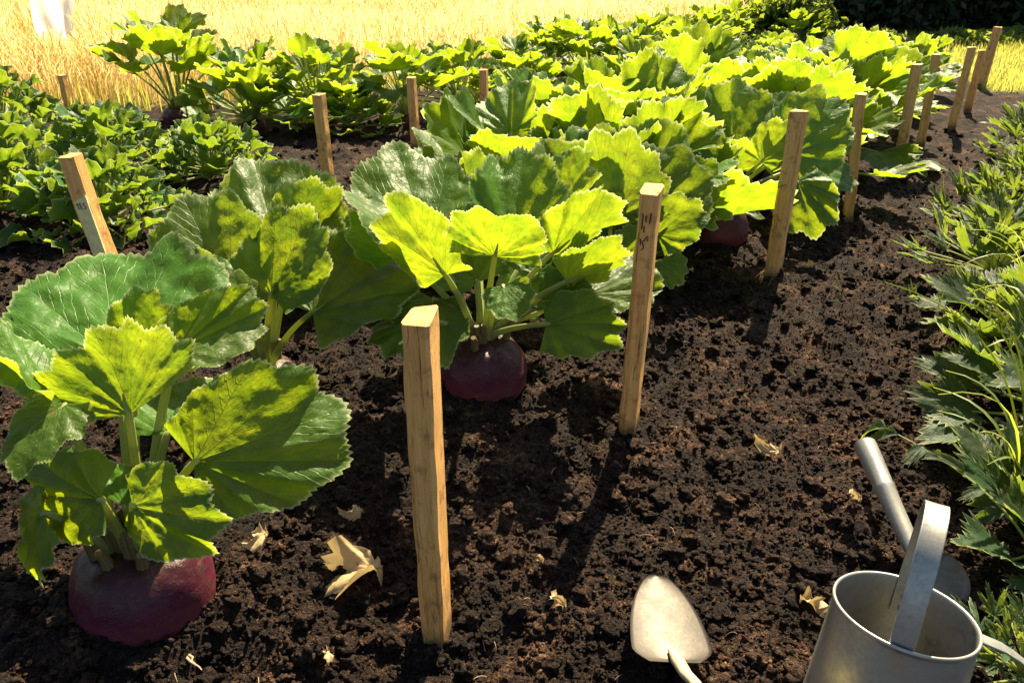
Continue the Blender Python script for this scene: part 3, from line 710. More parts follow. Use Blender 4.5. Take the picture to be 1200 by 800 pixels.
# back bed against the field
P2 = [rand_plant('turnip_plant', 31, 15, 0.32, 0.55, 0.17, 0.26, 'leaf', True, 0.10, 0.24, res=(10, 54)),
      rand_plant('turnip_plant', 32, 34, 0.06, 0.42, 0.12, 0.20, 'leaf', True, 0.08, 0.30, res=(10, 54)),
      rand_plant('turnip_plant', 33, 38, 0.05, 0.42, 0.11, 0.19, 'leaf', True, 0.08, 0.34, res=(10, 54))]
back = [(-2.12, 5.02, 0, 0.5, 1.0, 1.0, 'tall turnip plant with bare upright stalks standing alone before the golden field'),
 (-1.62, 4.90, 1, 0.3, 1.0, 1.0, 'dark bushy plant right of the tall bare-stalked turnip'),
 (-1.22, 4.98, 2, 1.9, 1.0, 0.95, 'bushy plant behind the stake of the second line, before the field'),
 (-0.98, 4.76, 1, 4.1, 0.75, 0.8, 'small turnip showing pink just right of the stake in the second line'),
 (-0.66, 5.00, 0, 2.5, 0.9, 0.85, 'tall turnip plant with purple bulb exposed beside the second stake of the left-hand line'),
 (-0.36, 5.42, 2, 3.0, 0.95, 0.95, 'bushy plant right of the exposed purple bulb, in front of the field'),
 (0.02, 5.95, 1, 0.9, 0.95, 0.95, 'small clump at the near end of the far field-side row, by a thin stake')]
for x, y, k, rz, s, zs, lb in back: place(P2, k, x, y, rz, s, lb, 'turnip plant', 'turnip plants along the field edge', zs)
place(P2, 0, 0.57, 6.7, 1.1, 0.9, 'turnip plant with a small pink bulb showing beside the shortest distant stake', 'turnip plant', 'turnip plants along the field edge', 0.85)
GG = 'turnip plants in the distant field-side row'
for i, (x, y) in enumerate([(0.30, 7.1), (0.85, 7.3), (1.25, 7.85), (1.65, 8.4), (2.1, 8.95), (2.5, 9.6), (0.95, 6.75), (1.5, 7.3), (2.95, 10.1), (3.3, 9.6)]):
    place(P2, 1 + i % 2, x, y, i * 2.1, 0.9, 'leafy plant in the distant row running along the golden field', 'turnip plant', GG)

# crinkled leafy plants on the left
P3 = [rand_plant('leafy_plant', 41, 52, 0.04, 0.34, 0.09, 0.15, 'kale', False, 0.06, 0.30, res=(14, 50), pr=(0.006, 0.004), ruf=0.22, pleat=0.06, lobe=0.12, tooth=0.10, off=0.42, fan=130, wide=1.1, nl=3.0),
      rand_plant('leafy_plant', 42, 48, 0.03, 0.30, 0.08, 0.15, 'kale', False, 0.06, 0.28, res=(14, 50), pr=(0.006, 0.004), ruf=0.25, pleat=0.06, lobe=0.14, tooth=0.10, off=0.42, fan=125, wide=1.1, nl=3.0)]
GL = 'crinkled leafy plants on the left side'
left = [(-2.10, 3.05, 0, 0.0, 0.95, 'dark crinkled plant at the left edge, left of the leaning stake'),
 (-1.62, 2.92, 1, 1.1, 0.85, 'dark crinkled plant just behind the leaning stake with a pale label patch'),
 (-2.45, 3.65, 1, 2.0, 0.95, 'crinkled plant on the left edge, one behind the nearest dark clump'),
 (-1.90, 3.62, 0, 3.1, 0.88, 'crinkled plant in the middle of the left clump'),
 (-1.42, 3.62, 1, 4.2, 0.78, 'low bright crinkled plant at the right end of the left clump'),
 (-2.85, 4.35, 0, 5.0, 1.0, 'crinkled plant at the far left, nearest the golden field'),
 (-2.22, 4.22, 1, 0.6, 0.72, 'crinkled plant at the back of the left clump, below the short brown stake'),
 (-1.62, 4.05, 0, 1.5, 0.55, 'small crinkled plant below the tall bare-stalked turnip'),
 (-2.55, 2.75, 1, 2.8, 1.0, 'crinkled plant cut off by the left border beside the leaning stake')]
for x, y, k, rz, s, lb in left: place(P3, k, x, y, rz, s, lb, 'leafy plant', GL)

# low strap-leaved plants (pale long leaves) right of the left clump
def strap_plant(x, y, seed, label, n=13, l=0.17):
    root = empty('strap_leaf_plant', (x, y, H(x, y)))
    rd = random.Random(seed)
    for i in range(n):
        a = i * 2.4; d = Vector((math.cos(a), math.sin(a), 0)); up = rd.uniform(0.15, 0.9)
        p0 = d * 0.015 + Vector((0, 0, 0.01)); tip = p0 + (d + Vector((0, 0, up))).normalized() * l * rd.uniform(.7, 1.1)
        add_leaf(root, (0, 0, 0), p0, tip, Vector((0, 0, 1)) - d * up, mat='kale', stalk=False, fan=60, wide=0.42, off=0.46, fold=0.5, cup=0.2, droop=0.5, tooth=0.02, lobe=0.0, ruf=0.02, pleat=0.01, nr=12, nt=18, seed=seed + i)
    tag(root, label, 'leafy plant', 'low strap-leaved plants')
strap_plant(-1.42, 3.18, 3, 'low plant with narrow pale pointed leaves right of the crinkled clump, the nearer of two')
strap_plant(-1.20, 3.42, 8, 'low plant with narrow pale pointed leaves by the bare soil, the farther of two', 10, 0.15)
strap_plant(2.02, 3.9, 14, 'small grey-green weed at the foot of the sixth stake', 12, 0.16)

# right-hand edge: deeply divided leaves
P4 = [rand_plant('herb_plant', 51, 44, 0.04, 0.20, 0.07, 0.13, 'herb', False, 0.05, 0.20, res=(12, 110), pr=(0.004, 0.0025), deep=0.74, nl=3.0, tooth=0.22, lobe=0.0, fold=0.25, fan=130, off=0.44, ruf=0.06),
      rand_plant('herb_plant', 52, 48, 0.03, 0.20, 0.06, 0.12, 'herb', False, 0.05, 0.19, res=(12, 110), pr=(0.004, 0.0025), deep=0.78, nl=4.0, tooth=0.25, lobe=0.0, fold=0.3, fan=125, off=0.44, ruf=0.09),
      rand_plant('herb_plant', 53, 34, 0.03, 0.17, 0.10, 0.16, 'herb', False, 0.05, 0.21, res=(14, 90), pr=(0.005, 0.003), deep=0.22, nl=3.0, tooth=0.20, lobe=0.0, fold=0.1, fan=140, off=0.44, ruf=0.07)]
GR = 'divided-leaf plants along the right edge'
right = [(0.99, 1.06, 2, 0.3, 0.9, 'dark divided-leaf plant right of the watering can'),
 (1.13, 1.42, 2, 2.0, 1.05, 'dark jagged-leaf plant above the watering can spout on the right edge'),
 (1.30, 1.85, 2, 3.3, 1.0, 'dark jagged-leaf plant halfway up the right edge, under the grass stems'),
 (1.45, 2.30, 0, 0.9, 1.1, 'feathery plant on the right edge, nearer of the two bright clumps'),
 (1.72, 2.75, 1, 2.4, 1.15, 'feathery bright plant on the right edge across from the third stake'),
 (2.10, 2.55, 0, 1.6, 1.1, 'feathery plant cut by the right border behind the grass stems'),
 (2.36, 3.45, 1, 4.0, 1.1, 'bright leafy plant on the right border across from the fifth stake'),
 (2.62, 3.95, 0, 5.1, 1.15, 'bright leafy plant on the right border across from the sixth stake'),
 (3.10, 4.55, 1, 0.2, 1.1, 'bright leafy plant at the top of the right border near the lawn'),
 (0.70, 0.775, 1, 1.3, 0.55, 'small bright yellow-green sprig in the bottom right corner by the can'),
 (1.45, 1.40, 1, 1.0, 1.0, 'shaded plant at the very right border beside the jagged leaves')]
for x, y, k, rz, s, lb in right: place(P4, k, x + (0.10 if 1.2 < y < 2.8 else 0.05), y, rz, s, lb, 'leafy plant', GR)

# grass tufts with long stems on the right
def grass_tuft(x, y, seed, label, n=16, hh=0.34, heads=True, lean=(-0.2, -0.05)):
    root = empty('grass_tuft', (x, y, H(x, y))); rd = random.Random(seed)
    for i in range(n):
        a = rd.random() * 6.28; l = hh * rd.uniform(0.5, 1.1); s = rd.uniform(0.15, 0.65)
        dx = math.cos(a) * s * l + lean[0] * l; dy = math.sin(a) * s * l + lean[1] * l
        x0, y0 = math.cos(a) * 0.015, math.sin(a) * 0.015
        P = bez((x0, y0, -0.01), (x0 + dx * 0.15, y0 + dy * 0.15, l * 0.8), (x0 + dx, y0 + dy, l * rd.uniform(0.35, 0.95)), 9)
        t = P[-1] - P[0]; w = np.cross(t, (0, 0, 1.0)); w /= np.linalg.norm(w) + 1e-9
        wd = (0.0045 * np.sin(np.linspace(0.5, math.pi, 9)) + 0.0004)[:, None]
        V = np.concatenate([P - w * wd, P + np.array([0, 0, -0.0012]), P + w * wd]); nn = 9
        F = np.concatenate([np.stack([np.arange(nn - 1) + q * nn, np.arange(nn - 1) + 1 + q * nn, np.arange(nn - 1) + 1 + (q + 1) * nn, np.arange(nn - 1) + (q + 1) * nn], 1) for q in (0, 1)])
        mb = MB(); mb.add(V, F, np.zeros((27, 2))); mb.build('blade', M['grass'], root)
    if heads:
        for i in range(3):
            mb = MB(); a = rd.random() * 6.28; l = hh * rd.uniform(1.1, 1.4); dx, dy = lean[0] * l * rd.uniform(.5, 2.2) + 0.2 * math.cos(a) * l, lean[1] * l + 0.2 * math.sin(a) * l
            P = bez((0, 0, 0), (dx * 0.2, dy * 0.2, l * 0.8), (dx, dy, l), 12)
            tube(mb, P, list(np.linspace(0.0024, 0.0009, 12)), 6)
            for k in range(16):
                q = P[7 + k // 4] + np.array([rd.uniform(-.006, .006), rd.uniform(-.006, .006), rd.uniform(-.01, .01)])
                tube(mb, [q, q + np.array([rd.uniform(-.008, .008), rd.uniform(-.008, .008), 0.014])], [0.0016, 0.0003], 5)
            mb.build('stem', M['grass'], root)
    tag(root, label, 'grass', 'grass tufts at the right edge')
grass_tuft(1.26, 1.62, 1, 'tall yellowish grass tuft with arching stems over the dark jagged leaves', 20, 0.40)
grass_tuft(1.52, 2.05, 2, 'grass tuft on the right border amid the feathery plants', 14, 0.34)
grass_tuft(0.98, 1.20, 3, 'thin grass stems leaning left just above the watering can spout', 7, 0.34, True, (-0.45, 0.1))
grass_tuft(0.92, 0.93, 4, 'sparse weed stems in shadow right of the can handle', 9, 0.16, False)

def leaning_weed():
    b = AY(1196, 655, 1.02); root = empty('weed_stem', (b.x, b.y, H(b.x, b.y))); O = Vector(root.location); tipp = AY(1040, 503, 1.26) - O
    top = AY(1150, 590, 1.08) - O
    P = bez((0.02, -0.02, 0), (top.x + 0.03, top.y - 0.03, top.z + 0.05), tuple(tipp), 20); mb = MB()
    tube(mb, P, list(np.linspace(0.0028, 0.0009, 20)), 7); mb.build('stem', M['petiole'], root)
    rd = random.Random(3)
    for i in (7, 10, 12, 14, 16, 18, 19):
        p = Vector(P[i]); d = Vector((rd.uniform(-1, -.2), rd.uniform(-.6, .6), rd.uniform(-.5, .7))).normalized()
        add_leaf(root, p, p, p + d * rd.uniform(0.035, 0.06), (rd.uniform(-.3, .3), -.4, 1), mat='herb', stalk=False, fan=60, wide=0.5, off=0.46, fold=0.4, cup=0.3, droop=1.0, tooth=0.15, lobe=0.1, ruf=0.08, pleat=0.02, nr=8, nt=24, seed=i)
    tag(root, 'thin weed stem with small leaves leaning left over the hollow scoop handle', 'weed')
leaning_weed()

# ------------------------------------------------------------------ wooden stakes
def stake_mesh(h, w, seed, dep=1.0):
    rd = random.Random(seed); n = 40; zs = np.linspace(-0.12, h, n); V = []
    bev = w * 0.10; base = []
    for sx, sy in ((1, 1), (-1, 1), (-1, -1), (1, -1)):
        a, b = (w / 2 * sx, (w / 2 - bev) * sy), ((w / 2 - bev) * sx, w / 2 * sy)
        base += [a, b] if sx * sy > 0 else [b, a]
    k = len(base)
    for i, z in enumerate(zs):
        dx = 0.003 * mnoise.noise(Vector((seed, z * 4, 0))); dy = 0.003 * mnoise.noise(Vector((seed, z * 4, 5)))
        s = 1 + 0.03 * mnoise.noise(Vector((seed * 2, z * 9, 3)))
        for (bx, by) in base:
            V.append((bx * s + dx + 0.0026 * mnoise.noise(Vector((bx * 90, by * 90, z * 16 + seed))), by * s * dep + dy, z + (0.003 * rd.uniform(-1, 1) if i == n - 1 else 0)))
    F4 = grid_faces(n, k, 0, True); top = len(V) - k
    V.append((0, 0, h + 0.001)); c = len(V) - 1
    F3 = np.array([[top + j, top + (j + 1) % k, c] for j in range(k)])
    return V, [F4, F3]
def stake(px, py, h, label, yaw, w=0.044, lean=(0, 0), base=None, seed=0, dep=1.0, group='wooden stakes along the front edge of the main bed'):
    g = AZ(px, py, 0) if base is None else Vector((base[0], base[1], 0))
    V, F = stake_mesh(h, w, seed + 1, dep)
    o = mesh_np('wooden_stake', V, F, M['wood'], None, False)
    o.location = (g.x, g.y, H(g.x, g.y) * 0.6); o.rotation_euler = (lean[0], lean[1], R(yaw))
    tag(o, label, 'stake', group); return o
s1 = stake(512, 746, 0.575, 'nearest wooden stake, thickest in view, in front of the shiny purple turnip', -8, 0.037, (0, R(0.3)), seed=1, dep=1.7)
s2 = stake(735, 517, 0.56, 'wooden stake with small dark hand marks near its top, second from the front', -17, 0.037, (0, R(0.8)), seed=2, dep=2.0)
stake(903, 336, 0.545, 'stained wooden stake third from the front, left of which a purple turnip sits', -32, 0.047, seed=3)
stake(992, 265, 0.505, 'thin upright wooden stake, fourth from the front', -20, 0.040, (0, R(-5)), seed=4)
stake(1050, 206, 0.515, 'wooden stake fifth from the front', -35, 0.046, (0, R(-2)), seed=5)
stake(1077, 176, 0.495, 'wooden stake sixth from the front, with a small weed at its foot', -25, 0.044, (0, R(-3)), seed=6)
stake(1114, 154, 0.485, 'wooden stake seventh from the front', -30, 0.046, seed=7)
stake(1132, 135, 0.40, 'shorter wooden stake eighth from the front', -20, 0.044, seed=8)
stake(1150, 103, 0.46, 'farthest wooden stake of the right-hand line, standing by the lawn', -38, 0.058, (0, R(0.5)), seed=9)
GS2 = 'wooden stakes in the left-hand line'
lb = AY(109, 345, 1.98)
sl = stake(0, 0, 0.50, 'leaning reddish stake with a pale cut patch bearing faint letters', -8, 0.045, (0, R(-6)), base=(-1.09, 1.98), seed=10, group=GS2)
stake(385, 216, 0.41, 'upright wooden stake in front of the dark bushy plants, left of the exposed bulb', -18, 0.048, seed=11, group=GS2)
stake(487, 177, 0.385, 'wooden stake just right of an exposed purple bulb in the left-hand line', -18, 0.042, seed=12, group=GS2)
stake(0, 0, 0.36, 'thin pale stake half hidden behind bright leaves at the end of the left-hand line', -18, 0.045, base=(-0.17, 4.85), seed=13, group=GS2)
stake(0, 0, 0.19, 'short stub of a stake beside the tiny distant pink bulb', -18, 0.055, base=(0.74, 6.5), seed=14, group=GS2)
stake(0, 0, 0.26, 'short brown stake standing alone against the golden field at the left', -18, 0.042, base=(-3.02, 5.40), seed=15, group=GS2)

# hand marks on the second stake, letters on the pale patch of the leaning one (on the faces that look at the camera)
def strokes(parent, w, strokes_, zc, sx, sz, rad, mat, name):
    mb = MB(); y = -w / 2 - 0.0006
    for st in strokes_:
        tube(mb, [(sx * a, y, zc + sz * b) for a, b in st], rad, 6, flat=1.0)
    return mb.build(name, mat, parent)
strokes(s2, 0.037 * 2.0, [[(-.75, 1.9), (-.72, 1.2), (-.78, .6)], [(-.1, 1.75), (-.2, 1.35)], [(-.1, 1.35), (-.05, 1.2)], [(.75, 2.0), (.7, 1.5), (.62, 1.1)],
                    [(-.35, .9), (-.3, .35)], [(.65, .05), (.25, -.05), (-.05, -.3), (-.45, -.45), (-.2, -.7), (-.1, -.95), (-.45, -1.15)], [(-.8, -.2), (-.75, -.7)], [(.6, -.1), (.55, -.35)]], 0.475, 0.010, 0.024, 0.0012, M['ink'], 'hand_mark')
mb = MB(); w = 0.045
V = [(-w * .34, -w / 2 - .0012, 0.02), (w * .47, -w / 2 - .0012, 0.02), (w * .47, -w / 2 - .0012, 0.40), (-w * .40, -w / 2 - .0012, 0.385), (-w * .34, -w / 2 + .004, 0.02), (w * .47, -w / 2 + .004, 0.02), (w * .47, -w / 2 + .004, 0.40), (-w * .40, -w / 2 + .004, 0.385)]
mb.add(V, np.array([[0, 1, 2, 3], [0, 3, 7, 4], [1, 5, 6, 2], [3, 2, 6, 7]])); pc = mb.build('pale_patch', M['pale_wood'], sl, False)
strokes(sl, 0.045 + 0.003, [[(-1.0, 1), (-.75, .3), (-.5, 1)], [(-.75, .3), (-.75, -1)], [(-.2, 1), (-.2, -1), (.25, -1)], [(-.2, 1), (.25, 1)], [(-.2, 0), (.15, 0)], [(1.1, .8), (.75, 1), (.55, .5), (1.0, -.2), (.9, -.9), (.5, -.8)]], 0.372, 0.0125, 0.008, 0.0009, M['ink'], 'lettering')

# ------------------------------------------------------------------ watering can
CX, CY = 0.484, 0.692
can = empty('watering_can', (CX, CY, -0.012)); tag(can, 'galvanised watering can with a strap handle arching over its open top, bottom right corner', 'watering can')
LD = Vector((0.56, 0.83, 0)).normalized()
can.rotation_mode = 'QUATERNION'; can.rotation_quaternion = Vector((0, 0, 1)).rotation_difference(LD * math.sin(R(11)) + Vector((0, 0, math.cos(R(11)))))
RB, RT_, HT = 0.098, 0.0865, 0.235
prof = [(0.0, 0.012), (RB - 0.004, 0.012), (RB, 0.0), (RB + 0.001, 0.006), (RB - 0.001, 0.014)] + [(RB - 0.001 + (RT_ - RB + 0.001) * t, 0.014 + (HT - 0.014) * t) for t in np.linspace(0.08, 0.72, 8)]
for t_, b_ in ((0.79, 0), (0.86, 0), (0.93, 0), (0.97, 0)): prof.append((RB - 0.001 + (RT_ - RB + 0.001) * t_ + b_, 0.014 + (HT - 0.014) * t_))
prof += [(RT_ + 0.0005, HT - 0.004), (RT_ + 0.0022, HT - 0.002), (RT_ + 0.0026, HT + 0.001), (RT_ + 0.001, HT + 0.0032), (RT_ - 0.0012, HT + 0.002), (RT_ - 0.0020, HT - 0.002)]
prof += [(RT_ - 0.002 + (RB - RT_) * t, HT - 0.004 - (HT - 0.022) * t) for t in np.linspace(0.05, 1, 8)] + [(0.0, 0.018)]
nc = 96; V = []
for i, (r, z) in enumerate(prof):
    for j in range(nc):
        a = 2 * math.pi * j / nc
        d = 1 + 0.006 * math.sin(2 * a + 0.6) * (z / HT) + 0.004 * math.sin(3 * a + 1 + z * 20)
        V.append((r * d * math.cos(a), r * d * math.sin(a), z))
mesh_np('body', V, grid_faces(len(prof), nc, 0, True), M['zinc'], can)
def band(pts, width, thick, wdir, name):
    P = [Vector(p) for p in pts]; m = len(P); V = []
    W = Vector(wdir).normalized()
    for i, p in enumerate(P):
        t = (P[min(i + 1, m - 1)] - P[max(i - 1, 0)]).normalized(); w = (W - t * W.dot(t)).normalized(); n = t.cross(w)
        hw = width / 2; ht = thick / 2
        for a, b in ((-1, -.6), (-.94, -1.2), (-.88, -1), (0, -.75), (.88, -1), (.94, -1.2), (1, -.6), (1, .6), (.94, 1.2), (.88, 1), (0, .75), (-.88, 1), (-.94, 1.2), (-1, .6)): V.append(tuple(p + w * (a * hw) + n * (b * ht)))
    k = 14; F = [grid_faces(m, k, 0, True)]
    return mesh_np(name, V, F, M['zinc'], can)
# strap over the top: from inside the near rim up, over and down to the far rim
hp0 = AZ(1046, 760, HT - 0.03) - Vector((CX, CY, 0)); 
dn = Vector((0.50, 0.86, 0)).normalized()
p_near = -dn * (RT_ - 0.006) + Vector((0.0, 0, 0)); p_far = dn * (RT_ - 0.004)
arc = []
for t in np.linspace(0, 1, 26):
    a = math.pi * t
    arc.append((p_near * (1 + math.cos(a)) / 2 + p_far * (1 - math.cos(a)) / 2) + Vector((0, 0, HT - 0.012 + 0.165 * math.sin(a) ** 0.72)))
arc = [p_near + Vector((0, 0, HT - 0.05))] + arc + [p_far + Vector((0, 0, HT - 0.05))]
band(arc, 0.028, 0.0028, dn.cross(Vector((0, 0, 1))), 'top_handle')
def rivet(p, nrm, rr=0.0042):
    V, F = ico(2); n_ = Vector(nrm).normalized(); q = Vector((0, 0, 1)).rotation_difference(n_)
    P = [tuple(Vector(p) + q @ Vector((v[0] * rr, v[1] * rr, max(-0.2, v[2]) * rr * 0.55))) for v in V]
    mesh_np('rivet', P, F, M['zinc'], can)
for hz in (HT - 0.024, HT - 0.042):
    rivet(p_near + dn * 0.0035 + Vector((0, 0, hz)), dn); rivet(p_far - dn * 0.0035 + Vector((0, 0, hz)), -dn)
# side handle on the right
sd = Vector((0.97, -0.22, 0)).normalized(); pts = []
for t in np.linspace(0, 1, 16):
    pts.append(sd * (RT_ + 0.001 + 0.092 * math.sin(math.pi * t) ** 0.62 + 0.008 * t) + Vector((0, 0, HT - 0.012 - 0.15 * t + 0.008 * math.sin(math.pi * t))))
band(pts, 0.022, 0.0026, sd.cross(Vector((0, 0, 1))), 'side_handle')

# second tool: a scoop with a hollow metal handle, lying behind the can
def scoop():
    e = AZ(1013, 520, 0.15); nk = AZ(1078, 662, 0.068); tp = AZ(1134, 712, 0.022)
    root = empty('hand_scoop', tuple(nk)); tag(root, 'metal hand scoop with a hollow tube handle, lying on shaded soil behind the watering can', 'scoop')
    d = (e - nk); ax = d.normalized(); mb = MB()
    ts = [0, .1, .3, .58, .60, .62, .64, .8, .97, 1.0]; rr = [.0115, .0135, .0155, .0172, .0186, .0186, .0176, .0195, .0205, .0200]
    tube(mb, [tuple(d * t) for t in ts], rr, 28, cap=False)
    tube(mb, [tuple(d + ax * 0.0004), tuple(d + ax * 0.0016), tuple(d + ax * 0.0012)], [0.0201, 0.019, 0.0165], 28, cap=False)
    tube(mb, [tuple(d + ax * 0.001), tuple(d - ax * 0.02), tuple(d - ax * 0.05)], [0.0168, 0.0160, 0.0150], 28, cap=True)
    mb.build('handle', M['zinc'], root)
    v = tp - nk; L = v.length; y = v.normalized(); z = Vector((-0.25, -0.35, 1)); z = (z - y * z.dot(y)).normalized(); x = y.cross(z)
    Mx = np.array([x, y, z]).T; n, m = 24, 20; top = []; bot = []
    for i in range(n):
        t = i / (n - 1); wv = 0.046 * min(1, (0.3 + 2.2 * t)) * math.sqrt(max(0.001, 1 - max(0, (t - 0.45) / 0.55) ** 2.4))
        for j in range(m):
            u = j / (m - 1) * 2 - 1; zz = 0.020 * (u * u) * (1 - t * 0.3) - 0.004
            top.append((u * wv, t * L - 0.01, zz + 0.0009)); bot.append((u * wv, t * L - 0.01, zz - 0.0009))
    k = n * m; ring = [j for j in range(m)] + [i * m + m - 1 for i in range(1, n)] + [(n - 1) * m + j for j in range(m - 2, -1, -1)] + [i * m for i in range(n - 2, 0, -1)]
    F = [grid_faces(n, m), grid_faces(n, m, k)[:, ::-1], np.array([[ring[q], ring[(q + 1) % len(ring)], ring[(q + 1) % len(ring)] + k, ring[q] + k] for q in range(len(ring))])]
    mesh_np('blade', np.concatenate([np.array(top) @ Mx.T, np.array(bot) @ Mx.T]), np.concatenate(F), M['dark_steel'], root)
scoop()

# ------------------------------------------------------------------ trowel
def trowel():
    tipw = AZ(768, 675, 0.035); necw = AZ(790, 782, 0.045)
    root = empty('hand_trowel', (necw.x, necw.y, necw.z)); tag(root, 'hand trowel with broad worn steel blade lying on soil left of the watering can', 'trowel')
    ax = (tipw - necw); L = ax.length; y = ax.normalized(); z = Vector((0.02, -0.12, 1)); z = (z - y * z.dot(y)).normalized(); x = y.cross(z)
    Mx = np.array([x, y, z]).T
    n, m = 26, 22; top = []; bot = []
    for i in range(n):
        t = i / (n - 1)                                     # 0 neck .. 1 tip
        if t < 0.14: wv = 0.060 * (0.62 + 0.38 * math.sin(t / 0.14 * math.pi / 2)) 
        else:
            s = (t - 0.14) / 0.86; wv = 0.060 * (1 - s ** 1.8 * 0.50) * math.sqrt(max(0, 1 - s ** 4.5))
        wv = max(wv, 0.0015)
        for j in range(m):
            u = j / (m - 1) * 2 - 1
            yy = t * L - (0.012 * (1 - abs(u) ** 2.0) * 0 + 0.010 * (1 - t) * (1 - u * u) * -1)
            zz = 0.011 * (u * u) * (1 - t * 0.6) + 0.004 * t * t
            top.append((u * wv, yy, zz + 0.0008)); bot.append((u * wv, yy, zz - 0.0008))
    top = np.array(top) @ Mx.T; bot = np.array(bot) @ Mx.T; k = n * m
    ring = [j for j in range(m)] + [i * m + m - 1 for i in range(1, n)] + [(n - 1) * m + j for j in range(m - 2, -1, -1)] + [i * m for i in range(n - 2, 0, -1)]
    F = [grid_faces(n, m), grid_faces(n, m, k)[:, ::-1], np.array([[ring[q], ring[(q + 1) % len(ring)], ring[(q + 1) % len(ring)] + k, ring[q] + k] for q in range(len(ring))])]
    mesh_np('blade', np.concatenate([top, bot]), np.concatenate(F), M['blade'], root)
    mb = MB(); P = [y * 0.030 + z * 0.004, y * 0.008 + z * 0.006, -y * 0.022 + z * 0.012, -y * 0.05 + z * 0.026, -y * 0.075 + z * 0.030]
    P = [p + x * (0.006 * i) for i, p in enumerate(P)]
    tube(mb, [tuple(p) for p in P], [0.006, 0.0115, 0.0105, 0.0095, 0.010], 16, flat=0.75); mb.build('neck', M['cream'], root)
    mb = MB(); q = P[-1]; P = [q + (-y + x * 0.25) * s for s in (0, 0.01, 0.05, 0.09, 0.12)]
    tube(mb, [tuple(p) for p in P], [0.012, 0.0135, 0.0155, 0.015, 0.008], 16); mb.build('grip', M['pale_wood'], root)
trowel()

# ------------------------------------------------------------------ dry leaves and bits
def dry_leaf(px, py, L, ang, label, curl=0.5, wide=0.7, seed=0, z=0.022, twist=2.6):
    g = AZ(px, py, 0.01); root = empty('dry_leaf', (g.x, g.y, H(g.x, g.y) + z * 0.5), ang)
    bpy.data.objects.remove(root)
    V, F, uv = leaf_blade(L=L, fan=140, cup=curl, fold=0.35, ruf=0.22, pleat=0.10, tooth=0.16, lobe=0.10, nl=2.5, droop=0.5, twist=twist, seed=seed, nr=14, nt=44, wide=wide)
    c, s = math.cos(ang), math.sin(ang)
    V = np.stack([V[:, 0] * c - V[:, 1] * s, V[:, 0] * s + V[:, 1] * c, V[:, 2] + 0.004], 1)
    o = mesh_np('dry_leaf', V, F, M['dry'], None, True, uv); o.location = (g.x, g.y, H(g.x, g.y) + z * 0.5)
    tag(o, label, 'dry leaf', 'pale dry leaf scraps on the soil')
dry_leaf(442, 684, 0.125, R(100), 'largest curled dry leaf on the soil, left of the nearest stake', 0.35, 0.62, 5, 0.06, 0.9)
dry_leaf(318, 668, 0.045, R(150), 'small dry leaf scrap right of the front turnip', 0.6, 0.6, 3, 0.04)
dry_leaf(384, 772, 0.030, R(200), 'tiny pale leaf scrap below the largest dry leaf', 0.3, 0.5, 4, 0.03)
dry_leaf(425, 622, 0.040, R(130), 'dry scrap above the largest dry leaf, against a dark clod', 0.4, 0.6, 5, 0.04)
dry_leaf(660, 716, 0.032, R(40), 'crumpled pale scrap left of the trowel blade', 0.7, 0.7, 6, 0.035)
dry_leaf(634, 668, 0.016, R(10), 'tiny white chip between the nearest stake and the trowel', 0.9, 0.9, 7, 0.035)
dry_leaf(912, 535, 0.050, R(70), 'flat brown leaf in the path right of the second stake', 0.2, 0.5, 8, 0.03)
dry_leaf(940, 706, 0.045, R(230), 'pale scrap touching the left rim side of the watering can', 0.3, 0.7, 9, 0.03)
dry_leaf(948, 326, 0.035, R(10), 'small white chip beside the third stake', 0.3, 0.8, 10, 0.03)
dry_leaf(1002, 604, 0.030, R(20), 'pale scrap left of the watering can spout', 0.5, 0.6, 11, 0.03)
def litter():
    mb = MB(); rd = random.Random(4)
    for i in range(170):
        y = 0.65 + 3.2 * rd.random() ** 1.7; x = rd.uniform(-1, 1) * (0.2 + 0.66 * y); a = rd.random() * 6.28; l = rd.uniform(0.006, 0.03)
        z = H(x, y) + 0.004; bx = rd.uniform(-.12, .12) * l
        P = bez((x, y, z), (x + math.cos(a) * l / 2 - math.sin(a) * bx, y + math.sin(a) * l / 2 + math.cos(a) * bx, z + 0.008), (x + math.cos(a) * l, y + math.sin(a) * l, H(x + math.cos(a) * l, y + math.sin(a) * l) + 0.004), 6)
        tube(mb, P, rd.uniform(0.0003, 0.0008), 5)
    tag(mb.build('straw_litter', M['root']), 'fine straw bits and root fibres littering the soil', 'litter', kind='stuff')
litter()

